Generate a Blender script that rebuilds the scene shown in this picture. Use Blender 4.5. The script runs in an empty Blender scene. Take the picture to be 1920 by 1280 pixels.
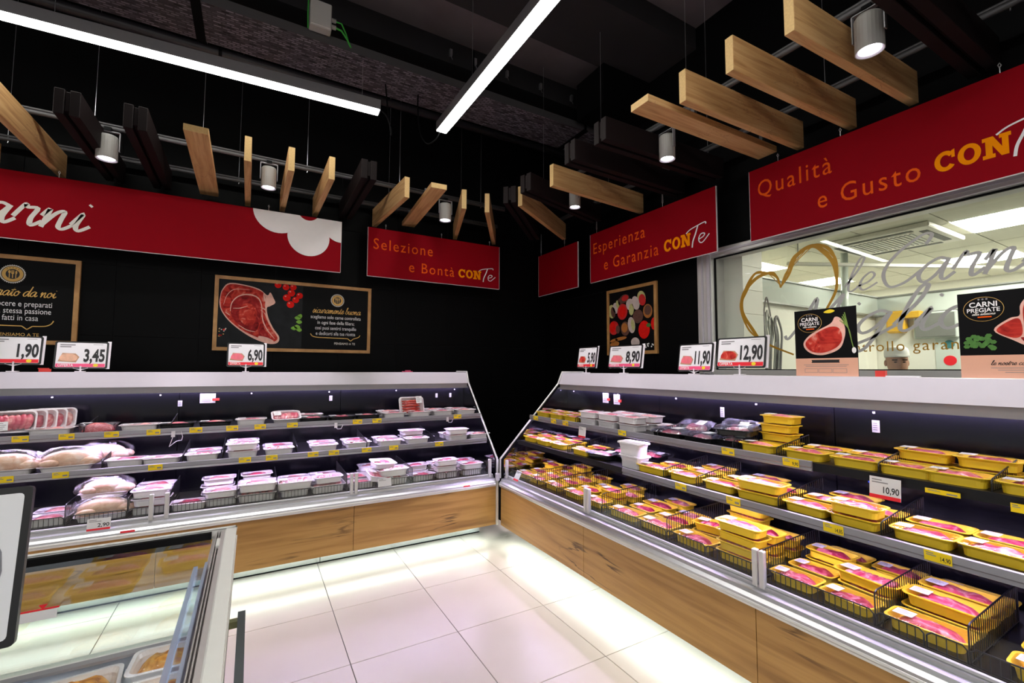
import bpy, bmesh, math, random
from mathutils import Vector, Matrix, noise

# ------------------------------------------------------------------ camera, world, exposure
S = bpy.context.scene
COL = S.collection
PI = math.pi
R_ = math.radians
cam_d = bpy.data.cameras.new('camera')
cam_d.sensor_width = 36.0
cam_d.lens = 846.9 / 1920 * 36.0
cam_d.clip_start = 0.02
cam = bpy.data.objects.new('camera', cam_d)
COL.objects.link(cam)
_y, _p, _r = R_(29.812), R_(3.568), R_(0.2234)
_f = Vector((math.sin(_y) * math.cos(_p), math.cos(_y) * math.cos(_p), math.sin(_p)))
_rt = Vector((math.cos(_y), -math.sin(_y), 0))
_up = _rt.cross(_f)
_r2 = _rt * math.cos(_r) + _up * math.sin(_r)
_u2 = -_rt * math.sin(_r) + _up * math.cos(_r)
cam.matrix_world = Matrix(((_r2.x, _u2.x, -_f.x, 0), (_r2.y, _u2.y, -_f.y, 0), (_r2.z, _u2.z, -_f.z, 1.53), (0, 0, 0, 1)))
S.camera = cam

W = bpy.data.worlds.new('world')
S.world = W
W.use_nodes = True
W.node_tree.nodes['Background'].inputs[0].default_value = (1.0, 0.96, 0.93, 1)
W.node_tree.nodes['Background'].inputs[1].default_value = 0.38
S.view_settings.view_transform = 'Standard'
S.view_settings.look = 'None'
S.view_settings.gamma = 1.0
S.view_settings.use_curve_mapping = False
S.view_settings.exposure = 0.55
S.cycles.use_denoising = True
S.cycles.max_bounces = 8
S.cycles.transparent_max_bounces = 24
S.cycles.sample_clamp_indirect = 6.0
S.cycles.caustics_reflective = False
S.cycles.caustics_refractive = False

LAMP_E = 17.5      # linear ceiling lamps
LED_E = 62.0       # lavender strips inside the refrigerated counters
FLOOR_LED_E = 14.0 # strips under the counters
SPOT_W = 80.0      # ceiling spots, watts
LAB_E = 30.0        # ceiling panels of the room behind the window

# ------------------------------------------------------------------ helpers
rng = random.Random(7)
class MB:
    """collects faces; build() gives one mesh"""
    def __init__(s, fn=None):
        s.v = []; s.f = []; s.m = []; s.fn = fn; s.mi = 0
    def add(s, vs, fs):
        n = len(s.v)
        s.v += [tuple(p) for p in vs]
        s.f += [tuple(i + n for i in f) for f in fs]
        s.m += [s.mi] * len(fs)
        return s
    def box(s, x0, x1, y0, y1, z0, z1):
        return s.add([(x0,y0,z0),(x1,y0,z0),(x1,y1,z0),(x0,y1,z0),(x0,y0,z1),(x1,y0,z1),(x1,y1,z1),(x0,y1,z1)],
                     [(0,3,2,1),(4,5,6,7),(0,1,5,4),(1,2,6,5),(2,3,7,6),(3,0,4,7)])
    def prism(s, poly, a0, a1, axis='x'):
        """poly of (p,q) extruded along an axis. axis x:(p,q)=(y,z); y:(x,z); z:(x,y)"""
        n = len(poly)
        def P(a, pq):
            return {'x': (a, pq[0], pq[1]), 'y': (pq[0], a, pq[1]), 'z': (pq[0], pq[1], a)}[axis]
        vs = [P(a0, q) for q in poly] + [P(a1, q) for q in poly]
        fs = [tuple(range(n)), tuple(range(2*n-1, n-1, -1))] + [(i, (i+1) % n, n + (i+1) % n, n + i) for i in range(n)]
        return s.add(vs, fs)
    def tube(s, pts, r, seg=6, caps=True):
        pts = [Vector(p) for p in pts]
        rs = r if isinstance(r, (list, tuple)) else [r] * len(pts)
        vs = []; fs = []
        nrm = None
        for i, p in enumerate(pts):
            a = pts[max(i-1, 0)]; b = pts[min(i+1, len(pts)-1)]
            t = (b - a).normalized()
            if nrm is None:
                nrm = t.orthogonal().normalized()
            else:
                nrm = (nrm - t * nrm.dot(t))
                nrm = nrm.normalized() if nrm.length > 1e-6 else t.orthogonal().normalized()
            bi = t.cross(nrm)
            for k in range(seg):
                an = 2 * PI * k / seg
                vs.append(p + (nrm * math.cos(an) + bi * math.sin(an)) * rs[i])
        for i in range(len(pts)-1):
            for k in range(seg):
                a = i*seg + k; b = i*seg + (k+1) % seg
                fs.append((a, b, b+seg, a+seg))
        if caps:
            fs.append(tuple(range(seg-1, -1, -1)))
            fs.append(tuple(range((len(pts)-1)*seg, len(pts)*seg)))
        return s.add(vs, fs)
    def lathe(s, prof, c=(0,0,0), seg=20, caps=True):
        """prof [(r,z)]"""
        vs = []; fs = []
        for r, z in prof:
            for k in range(seg):
                an = 2*PI*k/seg
                vs.append((c[0]+r*math.cos(an), c[1]+r*math.sin(an), c[2]+z))
        for i in range(len(prof)-1):
            for k in range(seg):
                a = i*seg+k; b = i*seg+(k+1) % seg
                fs.append((a, b, b+seg, a+seg))
        if caps and prof[0][0] > 1e-5: fs.append(tuple(range(seg-1, -1, -1)))
        if caps and prof[-1][0] > 1e-5: fs.append(tuple(range((len(prof)-1)*seg, len(prof)*seg)))
        return s.add(vs, fs)
    def ell(s, c, r, seg=10, rings=6, rot=None):
        vs = []; fs = []
        M = rot or Matrix.Identity(3)
        for i in range(rings+1):
            th = PI*i/rings
            for k in range(seg):
                an = 2*PI*k/seg
                p = M @ Vector((r[0]*math.sin(th)*math.cos(an), r[1]*math.sin(th)*math.sin(an), r[2]*math.cos(th)))
                vs.append((c[0]+p.x, c[1]+p.y, c[2]+p.z))
        for i in range(rings):
            for k in range(seg):
                a = i*seg+k; b = i*seg+(k+1) % seg
                fs.append((a, a+seg, b+seg, b))
        return s.add(vs, fs)
    def flat(s, poly, z=0.0):
        return s.add([(p[0], p[1], z) for p in poly], [tuple(range(len(poly)))])
    def mesh(s, name, mats, smooth=False, bevel=0.0, merge=True, jit=0.0):
        me = bpy.data.meshes.new(name)
        vs = [s.fn(*p) for p in s.v] if s.fn else s.v
        me.from_pydata([tuple(p) for p in vs], [], s.f)
        for m in (mats if isinstance(mats, (list, tuple)) else [mats]):
            me.materials.append(m)
        for p, mi in zip(me.polygons, s.m):
            p.material_index = mi
        bm = bmesh.new(); bm.from_mesh(me)
        if merge: bmesh.ops.remove_doubles(bm, verts=bm.verts, dist=1e-6)
        bmesh.ops.recalc_face_normals(bm, faces=bm.faces)
        if bevel:
            bmesh.ops.bevel(bm, geom=[e for e in bm.edges if len(e.link_faces) == 2 and e.calc_face_angle(0) > 0.6],
                            offset=bevel, segments=1, affect='EDGES', clamp_overlap=True)
        bm.to_mesh(me); bm.free()
        if smooth:
            for p in me.polygons: p.use_smooth = True
        me.update()
        return me
def link(name, data, parent=None, loc=(0,0,0), rot=(0,0,0)):
    o = bpy.data.objects.new(name, data)
    COL.objects.link(o)
    o.location = loc; o.rotation_euler = rot
    if parent: o.parent = parent
    return o
def tag(o, label, cat, group=None):
    o['label'] = label; o['category'] = cat
    if group: o['group'] = group
    return o
def thing(name, label, cat, loc=(0,0,0), rot=(0,0,0), group=None):
    return tag(link(name, None, None, loc, rot), label, cat, group)
def part(name, mb, mat, parent, smooth=False, bevel=0.0, loc=(0,0,0), rot=(0,0,0)):
    """a part modelled in its parent's own coordinates"""
    return link(name, mb.mesh(name, mat, smooth, bevel), parent, loc, rot)
def wpart(name, mb, mat, parent, smooth=False, bevel=0.0):
    """a part modelled in world coordinates under an unrotated parent chain"""
    off = Vector((0,0,0)); p = parent
    while p: off += Vector(p.location); p = p.parent
    return link(name, mb.mesh(name, mat, smooth, bevel), parent, -off)
def struct(name, mb, mat, parent=None, smooth=False, bevel=0.0):
    o = link(name, mb.mesh(name, mat, smooth, bevel), parent)
    o['kind'] = 'structure'
    return o
def copy_tree(o, parent=None):
    c = o.copy(); COL.objects.link(c); c.parent = parent
    for ch in list(o.children): copy_tree(ch, c)
    return c
def rrect(w, h, r, n=4, cx=0, cy=0):
    pts = []
    for (sx, sy, a0) in ((1,1,0), (-1,1,90), (-1,-1,180), (1,-1,270)):
        for k in range(n+1):
            a = R_(a0 + 90*k/n)
            pts.append((cx + sx*(w/2-r) + r*math.cos(a), cy + sy*(h/2-r) + r*math.sin(a)))
    return pts
def ring(n, rx, ry, cx=0, cy=0, a0=0, a1=360):
    return [(cx + rx*math.cos(R_(a0+(a1-a0)*k/n)), cy + ry*math.sin(R_(a0+(a1-a0)*k/n))) for k in range(n)]
def spline(pts, n=6, closed=False):
    P = [Vector((p[0], p[1])) for p in pts]; out = []
    m = len(P)
    for i in range(m if closed else m-1):
        if closed: a, b, c, d = P[(i-1) % m], P[i], P[(i+1) % m], P[(i+2) % m]
        else: a, b, c, d = P[max(i-1,0)], P[i], P[i+1], P[min(i+2,m-1)]
        for k in range(n):
            t = k/n
            out.append(0.5*((2*b)+(c-a)*t+(2*a-5*b+4*c-d)*t*t+(3*b-a-3*c+d)*t**3))
    if not closed: out.append(P[-1])
    return [(p.x, p.y) for p in out]
def stroke(mb, pts, w, z=0.0, call=0.0, n=6, taper=False):
    """flat pen stroke; call = how much thinner horizontal runs are"""
    q = spline(pts, n); L = []; Rr = []
    for i, p in enumerate(q):
        a = q[max(i-1,0)]; b = q[min(i+1,len(q)-1)]
        d = Vector((b[0]-a[0], b[1]-a[1]))
        d = d.normalized() if d.length > 1e-9 else Vector((1,0))
        ww = w * (1 - call * abs(d.x)) * 0.5
        if taper:
            t = i/(len(q)-1); ww *= 0.35 + 0.65*math.sin(PI*min(max(t,0.04),0.96))
        L.append((p[0]-d.y*ww, p[1]+d.x*ww, z)); Rr.append((p[0]+d.y*ww, p[1]-d.x*ww, z))
    m = len(q)
    return mb.add(L+Rr, [(i, i+1, m+i+1, m+i) for i in range(m-1)])

# ------------------------------------------------------------------ materials
MATS = {}
def nodes(m):
    return m.node_tree.nodes, m.node_tree.links
def mat(name, col=(0.8,0.8,0.8), rough=0.5, metal=0.0, spec=0.5, emit=None, es=0.0, coat=0.0, var=0.0, vscale=20.0, bump=0.0, bscale=60.0, trans=0.0, stretch=(1,1,1)):
    if name in MATS: return MATS[name]
    m = bpy.data.materials.new(name); m.use_nodes = True
    N, Lk = nodes(m); b = N['Principled BSDF']
    b.inputs['Base Color'].default_value = (*col, 1)
    b.inputs['Roughness'].default_value = rough
    b.inputs['Metallic'].default_value = metal
    b.inputs['Specular IOR Level'].default_value = spec
    if coat: b.inputs['Coat Weight'].default_value = coat
    if emit:
        b.inputs['Emission Color'].default_value = (*emit, 1); b.inputs['Emission Strength'].default_value = es
    if trans: b.inputs['Transmission Weight'].default_value = trans
    tc = N.new('ShaderNodeTexCoord'); mp = N.new('ShaderNodeMapping'); mp.inputs['Scale'].default_value = stretch
    Lk.new(tc.outputs['Object'], mp.inputs[0])
    nz = N.new('ShaderNodeTexNoise'); nz.inputs['Scale'].default_value = vscale; nz.inputs['Detail'].default_value = 4
    Lk.new(mp.outputs[0], nz.inputs['Vector'])
    v = max(var, 0.03)
    mx = N.new('ShaderNodeMix'); mx.data_type = 'RGBA'
    mx.inputs['A'].default_value = (*[c*(1-v) for c in col], 1)
    mx.inputs['B'].default_value = (*[min(1, c*(1+v)) for c in col], 1)
    Lk.new(nz.outputs['Fac'], mx.inputs['Factor']); Lk.new(mx.outputs['Result'], b.inputs['Base Color'])
    if bump:
        n2 = N.new('ShaderNodeTexNoise'); n2.inputs['Scale'].default_value = bscale; n2.inputs['Detail'].default_value = 3
        Lk.new(mp.outputs[0], n2.inputs['Vector'])
        bp = N.new('ShaderNodeBump'); bp.inputs['Strength'].default_value = bump; bp.inputs['Distance'].default_value = 0.01
        Lk.new(n2.outputs['Fac'], bp.inputs['Height']); Lk.new(bp.outputs[0], b.inputs['Normal'])
    MATS[name] = m
    return m
def ramp_mat(name, stops, scale=8.0, stretch=(1,1,1), rough=0.5, dist=0.0, bump=0.0, detail=5, coat=0.0, spec=0.5, wave=False, band='Z', crack=None, perobj=0.0):
    if name in MATS: return MATS[name]
    m = bpy.data.materials.new(name); m.use_nodes = True
    N, Lk = nodes(m); b = N['Principled BSDF']
    b.inputs['Roughness'].default_value = rough; b.inputs['Specular IOR Level'].default_value = spec
    if coat: b.inputs['Coat Weight'].default_value = coat
    tc = N.new('ShaderNodeTexCoord'); mp = N.new('ShaderNodeMapping'); mp.inputs['Scale'].default_value = stretch
    Lk.new(tc.outputs['Object'], mp.inputs[0])
    vec = mp.outputs[0]
    if perobj:
        oi = N.new('ShaderNodeObjectInfo'); ad = N.new('ShaderNodeVectorMath'); ad.operation = 'ADD'
        mu = N.new('ShaderNodeMath'); mu.operation = 'MULTIPLY'; mu.inputs[1].default_value = perobj
        Lk.new(oi.outputs['Random'], mu.inputs[0]); Lk.new(vec, ad.inputs[0]); Lk.new(mu.outputs[0], ad.inputs[1]); vec = ad.outputs[0]
    nz = N.new('ShaderNodeTexNoise'); nz.inputs['Scale'].default_value = scale; nz.inputs['Detail'].default_value = detail; nz.inputs['Distortion'].default_value = dist
    Lk.new(vec, nz.inputs['Vector'])
    cr = N.new('ShaderNodeValToRGB'); el = cr.color_ramp.elements
    while len(el) < len(stops): el.new(0.5)
    for e, (p, c) in zip(el, stops): e.position = p; e.color = (*c, 1)
    Lk.new(nz.outputs['Fac'], cr.inputs[0])
    out = cr.outputs[0]
    if crack:
        cs, cst, lo, hi, cc = crack
        mp2 = N.new('ShaderNodeMapping'); mp2.inputs['Scale'].default_value = cst
        Lk.new(tc.outputs['Object'], mp2.inputs[0])
        n3 = N.new('ShaderNodeTexNoise'); n3.inputs['Scale'].default_value = cs; n3.inputs['Detail'].default_value = 6; n3.inputs['Distortion'].default_value = 0.6
        Lk.new(mp2.outputs[0], n3.inputs['Vector'])
        # thin contour of the noise = a grain crack
        s1 = N.new('ShaderNodeMath'); s1.operation = 'SUBTRACT'; s1.inputs[1].default_value = 0.5; Lk.new(n3.outputs['Fac'], s1.inputs[0])
        s2 = N.new('ShaderNodeMath'); s2.operation = 'ABSOLUTE'; Lk.new(s1.outputs[0], s2.inputs[0])
        mr = N.new('ShaderNodeMapRange'); mr.inputs['From Min'].default_value = lo; mr.inputs['From Max'].default_value = hi
        mr.inputs['To Min'].default_value = 0.85; mr.inputs['To Max'].default_value = 0.0; Lk.new(s2.outputs[0], mr.inputs['Value'])
        n4 = N.new('ShaderNodeTexNoise'); n4.inputs['Scale'].default_value = 2.2; Lk.new(tc.outputs['Object'], n4.inputs['Vector'])
        m4 = N.new('ShaderNodeMapRange'); m4.inputs['From Min'].default_value = 0.5; m4.inputs['From Max'].default_value = 0.62; Lk.new(n4.outputs['Fac'], m4.inputs['Value'])
        mm = N.new('ShaderNodeMath'); mm.operation = 'MULTIPLY'; Lk.new(mr.outputs[0], mm.inputs[0]); Lk.new(m4.outputs[0], mm.inputs[1])
        mx = N.new('ShaderNodeMix'); mx.data_type = 'RGBA'; mx.inputs['B'].default_value = (*cc, 1)
        Lk.new(mm.outputs[0], mx.inputs['Factor']); Lk.new(out, mx.inputs['A']); out = mx.outputs['Result']
    Lk.new(out, b.inputs['Base Color'])
    if bump:
        bp = N.new('ShaderNodeBump'); bp.inputs['Strength'].default_value = bump; bp.inputs['Distance'].default_value = 0.006
        Lk.new(nz.outputs['Fac'], bp.inputs['Height']); Lk.new(bp.outputs[0], b.inputs['Normal'])
    MATS[name] = m
    return m
def emat(name, col, st):
    if name in MATS: return MATS[name]
    m = bpy.data.materials.new(name); m.use_nodes = True
    N, Lk = nodes(m); N.remove(N['Principled BSDF'])
    e = N.new('ShaderNodeEmission'); e.inputs[0].default_value = (*col, 1); e.inputs[1].default_value = st
    Lk.new(e.outputs[0], N['Material Output'].inputs[0])
    MATS[name] = m
    return m
def sheet(name, tint=(1,1,1), gloss=0.12, rough=0.05, fres=True, wrinkle=0.0, mirror=(1,1,1)):
    """thin clear sheet: transparent with a fresnel shine (film, panes)"""
    if name in MATS: return MATS[name]
    m = bpy.data.materials.new(name); m.use_nodes = True
    N, Lk = nodes(m); N.remove(N['Principled BSDF'])
    t = N.new('ShaderNodeBsdfTransparent'); t.inputs[0].default_value = (*tint, 1)
    g = N.new('ShaderNodeBsdfGlossy'); g.inputs['Roughness'].default_value = rough; g.inputs['Color'].default_value = (*mirror, 1)
    mx = N.new('ShaderNodeMixShader')
    lw = N.new('ShaderNodeLayerWeight'); lw.inputs['Blend'].default_value = 0.5      # facing = 1-cos, the same from both sides
    pw = N.new('ShaderNodeMath'); pw.operation = 'POWER'; pw.inputs[1].default_value = 5.0
    ad = N.new('ShaderNodeMath'); ad.operation = 'MULTIPLY_ADD'; ad.inputs[1].default_value = 0.6; ad.inputs[2].default_value = 0.025 + gloss; ad.use_clamp = True
    Lk.new(lw.outputs['Facing'], pw.inputs[0]); Lk.new(pw.outputs[0], ad.inputs[0]); Lk.new(ad.outputs[0], mx.inputs[0])
    Lk.new(t.outputs[0], mx.inputs[1]); Lk.new(g.outputs[0], mx.inputs[2])
    if wrinkle:
        tc = N.new('ShaderNodeTexCoord'); nz = N.new('ShaderNodeTexNoise'); nz.inputs['Scale'].default_value = 28; nz.inputs['Detail'].default_value = 3; nz.inputs['Distortion'].default_value = 1.5
        Lk.new(tc.outputs['Object'], nz.inputs['Vector'])
        bp = N.new('ShaderNodeBump'); bp.inputs['Strength'].default_value = wrinkle; bp.inputs['Distance'].default_value = 0.02
        Lk.new(nz.outputs['Fac'], bp.inputs['Height']); Lk.new(bp.outputs[0], g.inputs['Normal'])
    Lk.new(mx.outputs[0], N['Material Output'].inputs[0])
    MATS[name] = m
    return m

OAK = ramp_mat('oak_panel', [(0.25,(0.22,0.098,0.024)), (0.45,(0.40,0.205,0.055)), (0.6,(0.49,0.27,0.080)), (0.8,(0.34,0.165,0.045))],
               scale=2.2, stretch=(0.55,0.55,9.0), rough=0.42, dist=0.35, bump=0.05, detail=8,
               crack=(1.1, (0.55,0.55,6.5), 0.004, 0.016, (0.07,0.028,0.010)))
PINE = ramp_mat('pine_board', [(0.25,(0.36,0.17,0.055)), (0.5,(0.56,0.32,0.13)), (0.75,(0.66,0.42,0.20))],
                scale=3.0, stretch=(0.8,14,14), rough=0.55, dist=0.7, bump=0.05, detail=6, perobj=9.0,
                crack=(3.0, (2.5,6,6), 0.0, 0.01, (0.20,0.085,0.03)))
PINE_END = mat('pine_end_grain', (0.56,0.36,0.14), 0.6, var=0.25, vscale=90)
FRAME_WOOD = ramp_mat('picture_frame_wood', [(0.3,(0.40,0.19,0.055)), (0.7,(0.58,0.31,0.11))], scale=6, stretch=(2,2,12), rough=0.45)
DARKBEAM = mat('dark_brown_metal', (0.009,0.0052,0.0055), 0.65, var=0.2, spec=0.12)
BLACK = mat('matt_black', (0.003,0.003,0.0035), 0.6, spec=0.1)
BLACKM = mat('black_steel_wire', (0.006,0.006,0.007), 0.35, spec=0.5)
WALLTILE = mat('black_wall_tile', (0.0022,0.0022,0.0025), 0.5, var=0.15, vscale=3, spec=0.08)
JOINT = mat('grey_joint', (0.036,0.034,0.038), 0.7, spec=0.1)
FLOORTILE = ramp_mat('polished_floor_tile', [(0.3,(0.66,0.58,0.495)), (0.7,(0.71,0.635,0.55))], scale=1.6, rough=0.25, spec=0.45, detail=3)
FLOORJOINT = mat('floor_joint', (0.085,0.078,0.075), 0.8)
ALU = mat('brushed_aluminium', (0.60,0.60,0.62), 0.32, 0.85, var=0.06, vscale=40)
ALU_L = mat('light_aluminium', (0.70,0.69,0.68), 0.35, 0.45)
STEEL = mat('polished_plinth_steel', (0.62,0.66,0.65), 0.22, 0.9)
PIPE = mat('galvanised_pipe', (0.11,0.105,0.11), 0.55, 0.5)
WHITEM = mat('white_powder_coat', (0.54,0.51,0.56), 0.4)
GREYM = mat('grey_metal', (0.32,0.31,0.33), 0.4, 0.3)
GREYL = mat('light_grey_plastic', (0.36,0.345,0.325), 0.5)
DARKIN = mat('dark_liner', (0.003,0.003,0.005), 0.2, var=0.1, spec=0.35)
SHELF = mat('black_shelf', (0.006,0.006,0.008), 0.35, spec=0.3)
RAILP = mat('grey_price_rail', (0.30,0.29,0.32), 0.32, 0.35)
MIRROR = mat('mirrored_end_glass', (0.55,0.55,0.60), 0.02, 1.0)
GLASS = sheet('clear_glass', (0.97,0.985,0.97), 0.0, 0.0)
GLASSF = sheet('freezer_glass', (0.90,0.95,0.92), 0.10, 0.0)
FILM = sheet('wrinkled_film', (0.97,0.97,0.98), 0.03, 0.10, wrinkle=0.35)
BAGFILM = sheet('thick_bag_film', (0.96,0.95,0.97), 0.10, 0.12, wrinkle=0.6)
ACRYL = sheet('bluish_acrylic', (0.80,0.87,0.97), 0.12, 0.03, wrinkle=0.10)
CLEARP = sheet('clear_plastic_lid', (0.86,0.89,0.97), 0.14, 0.06, wrinkle=0.3)
RED = mat('red_sign_board', (0.275,0.002,0.008), 0.6, var=0.03, spec=0.06)
REDEDGE = mat('white_sign_edge', (0.75,0.70,0.70), 0.5)
ORANGE_D = mat('orange_red_print', (0.85,0.11,0.008), 0.6, spec=0.05)
ORANGE = mat('bright_orange_print', (1.0,0.30,0.0), 0.6, spec=0.05)
WHITEP = mat('white_print', (0.88,0.86,0.86), 0.6, spec=0.1)
CREAMP = mat('cream_print', (0.80,0.76,0.70), 0.55)
GOLDP = mat('gold_print', (0.78,0.48,0.15), 0.6, spec=0.1)
GOLDG = mat('gold_glass_vinyl', (0.50,0.26,0.02), 0.35, 0.3)
SILVG = mat('silver_glass_vinyl', (0.52,0.51,0.50), 0.5)
INK = mat('black_ink', (0.012,0.011,0.013), 0.5)
GREYINK = mat('grey_ink', (0.25,0.24,0.25), 0.6)
PAPER = mat('white_card', (0.78,0.77,0.79), 0.45)
REDP = mat('red_print', (0.80,0.015,0.03), 0.5)
PINKP = mat('pink_print', (0.85,0.09,0.22), 0.5)
YELP = mat('yellow_print', (0.88,0.66,0.02), 0.5)
YELTAG = mat('yellow_price_card', (0.90,0.66,0.0), 0.45)
GREENP = mat('green_print', (0.06,0.19,0.03), 0.5, var=0.5, vscale=60)
SALMON = mat('salmon_card', (0.78,0.42,0.29), 0.55)
POSTERBLACK = mat('poster_black', (0.004,0.004,0.0045), 0.55, spec=0.1)
SLATE = mat('slate_print', (0.018,0.019,0.021), 0.6, var=0.6, vscale=9, spec=0.1)
STEAK = ramp_mat('steak_print', [(0.30,(0.20,0.012,0.012)), (0.48,(0.50,0.035,0.025)), (0.60,(0.62,0.07,0.045)), (0.70,(0.75,0.28,0.22))], scale=14, dist=1.5, rough=0.6, spec=0.08)
STEAKD = ramp_mat('dark_steak_print', [(0.3,(0.14,0.008,0.010)), (0.6,(0.36,0.022,0.022)), (0.75,(0.55,0.10,0.08))], scale=16, dist=1.2, rough=0.6, spec=0.08)
FATP = mat('fat_print', (0.80,0.46,0.38), 0.6, spec=0.08, var=0.25, vscale=30)
TOMATO = mat('tomato_print', (0.72,0.012,0.008), 0.6, spec=0.08, var=0.3, vscale=40)
YTRAY = mat('yellow_foam', (1.0,0.66,0.03), 0.5, var=0.03)
WTRAY = mat('white_foam', (0.88,0.83,0.86), 0.5)
BTRAY = mat('black_plastic_tray', (0.012,0.012,0.014), 0.25)
TUB = mat('milky_tub', (0.80,0.76,0.80), 0.35)
def meatmat(name, lo, mid, hi, scale=26):
    return ramp_mat(name, [(0.30,lo), (0.50,mid), (0.66,hi)], scale=scale, dist=1.4, rough=0.32, bump=0.25, detail=5, perobj=5.0, spec=0.5)
MEAT = [meatmat('raw_red_meat', (0.28,0.010,0.030), (0.46,0.025,0.070), (0.72,0.20,0.24)),
        meatmat('raw_pink_meat', (0.48,0.025,0.075), (0.64,0.085,0.14), (0.80,0.36,0.35)),
        meatmat('pale_pork', (0.66,0.16,0.18), (0.78,0.30,0.29), (0.86,0.52,0.46)),
        meatmat('minced_meat', (0.55,0.04,0.06), (0.72,0.13,0.13), (0.88,0.40,0.36), 70),
        meatmat('pork_rib_meat', (0.56,0.07,0.11), (0.72,0.20,0.23), (0.84,0.48,0.44), 18)]
CHICK = meatmat('chicken_skin', (0.70,0.36,0.20), (0.84,0.55,0.36), (0.90,0.70,0.55), 16)
LASAG = ramp_mat('baked_crust', [(0.3,(0.30,0.09,0.02)), (0.5,(0.72,0.33,0.06)), (0.7,(0.88,0.60,0.20))], scale=26, dist=1.0, rough=0.45, bump=0.4)
LABTILE = mat('lab_white_wall', (0.86,0.85,0.76), 0.4)
LABCEIL = mat('lab_ceiling_panel', (0.66,0.65,0.55), 0.7)
LABBAND = mat('lab_glossy_band', (0.58,0.64,0.60), 0.2)
LABGREY = mat('lab_grey_steel', (0.30,0.31,0.30), 0.35, 0.6)
LABDARK = mat('lab_dark_opening', (0.05,0.055,0.05), 0.6)
LABYEL = mat('lab_yellow_plastic', (0.75,0.42,0.01), 0.5)
CONCRETE = mat('dark_painted_concrete', (0.15,0.125,0.135), 0.85, var=0.35, vscale=2.5, bump=0.2, bscale=14)
CEILBLACK = mat('black_painted_soffit', (0.016,0.014,0.016), 0.8, var=0.3, vscale=3)
LED = emat('lavender_led', (0.74,0.59,1.0), LED_E)
FLED = emat('cool_floor_led', (0.86,1.0,0.95), FLOOR_LED_E)
LAMP = emat('linear_lamp_diffuser', (1.0,1.0,0.93), LAMP_E)
LABL = emat('lab_ceiling_light', (1.0,0.97,0.84), LAB_E)
SPOTE = emat('spot_lens', (0.93,0.88,1.0), 9.0)

_txt = {}
def text(body, size, m, parent, x, y, z, width=None, align='LEFT', space=1.0, bold=0.0, name='lettering', shear=0.0, height=None):
    """flat lettering as a mesh; scaled to a given width (metres) and capital height if asked"""
    key = (body, space, bold, shear)
    if key not in _txt:
        c = bpy.data.curves.new('t', 'FONT'); c.body = body; c.size = 1.0
        c.space_character = space; c.offset = bold; c.shear = shear; c.resolution_u = 3
        o = bpy.data.objects.new('t', c); COL.objects.link(o)
        dg = bpy.context.evaluated_depsgraph_get()
        me = bpy.data.meshes.new_from_object(o.evaluated_get(dg))
        bpy.data.objects.remove(o); bpy.data.curves.remove(c)
        _txt[key] = [tuple(v.co) for v in me.vertices], [tuple(p.vertices) for p in me.polygons]
    vs, fs = _txt[key]
    x0 = min(v[0] for v in vs); x1 = max(v[0] for v in vs)
    sx = (width/(x1-x0)) if width else size
    sy = size
    off = {'LEFT': -x0, 'CENTER': -(x0+x1)/2, 'RIGHT': -x1}[align]
    mb = MB(); mb.add([((v[0]+off)*sx, v[1]*sy, 0) for v in vs], fs)
    me = mb.mesh(name, m, merge=False)
    return link(name, me, parent, (x, y, z))
CAP = 0.729   # capital height of the built-in font at size 1

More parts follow.
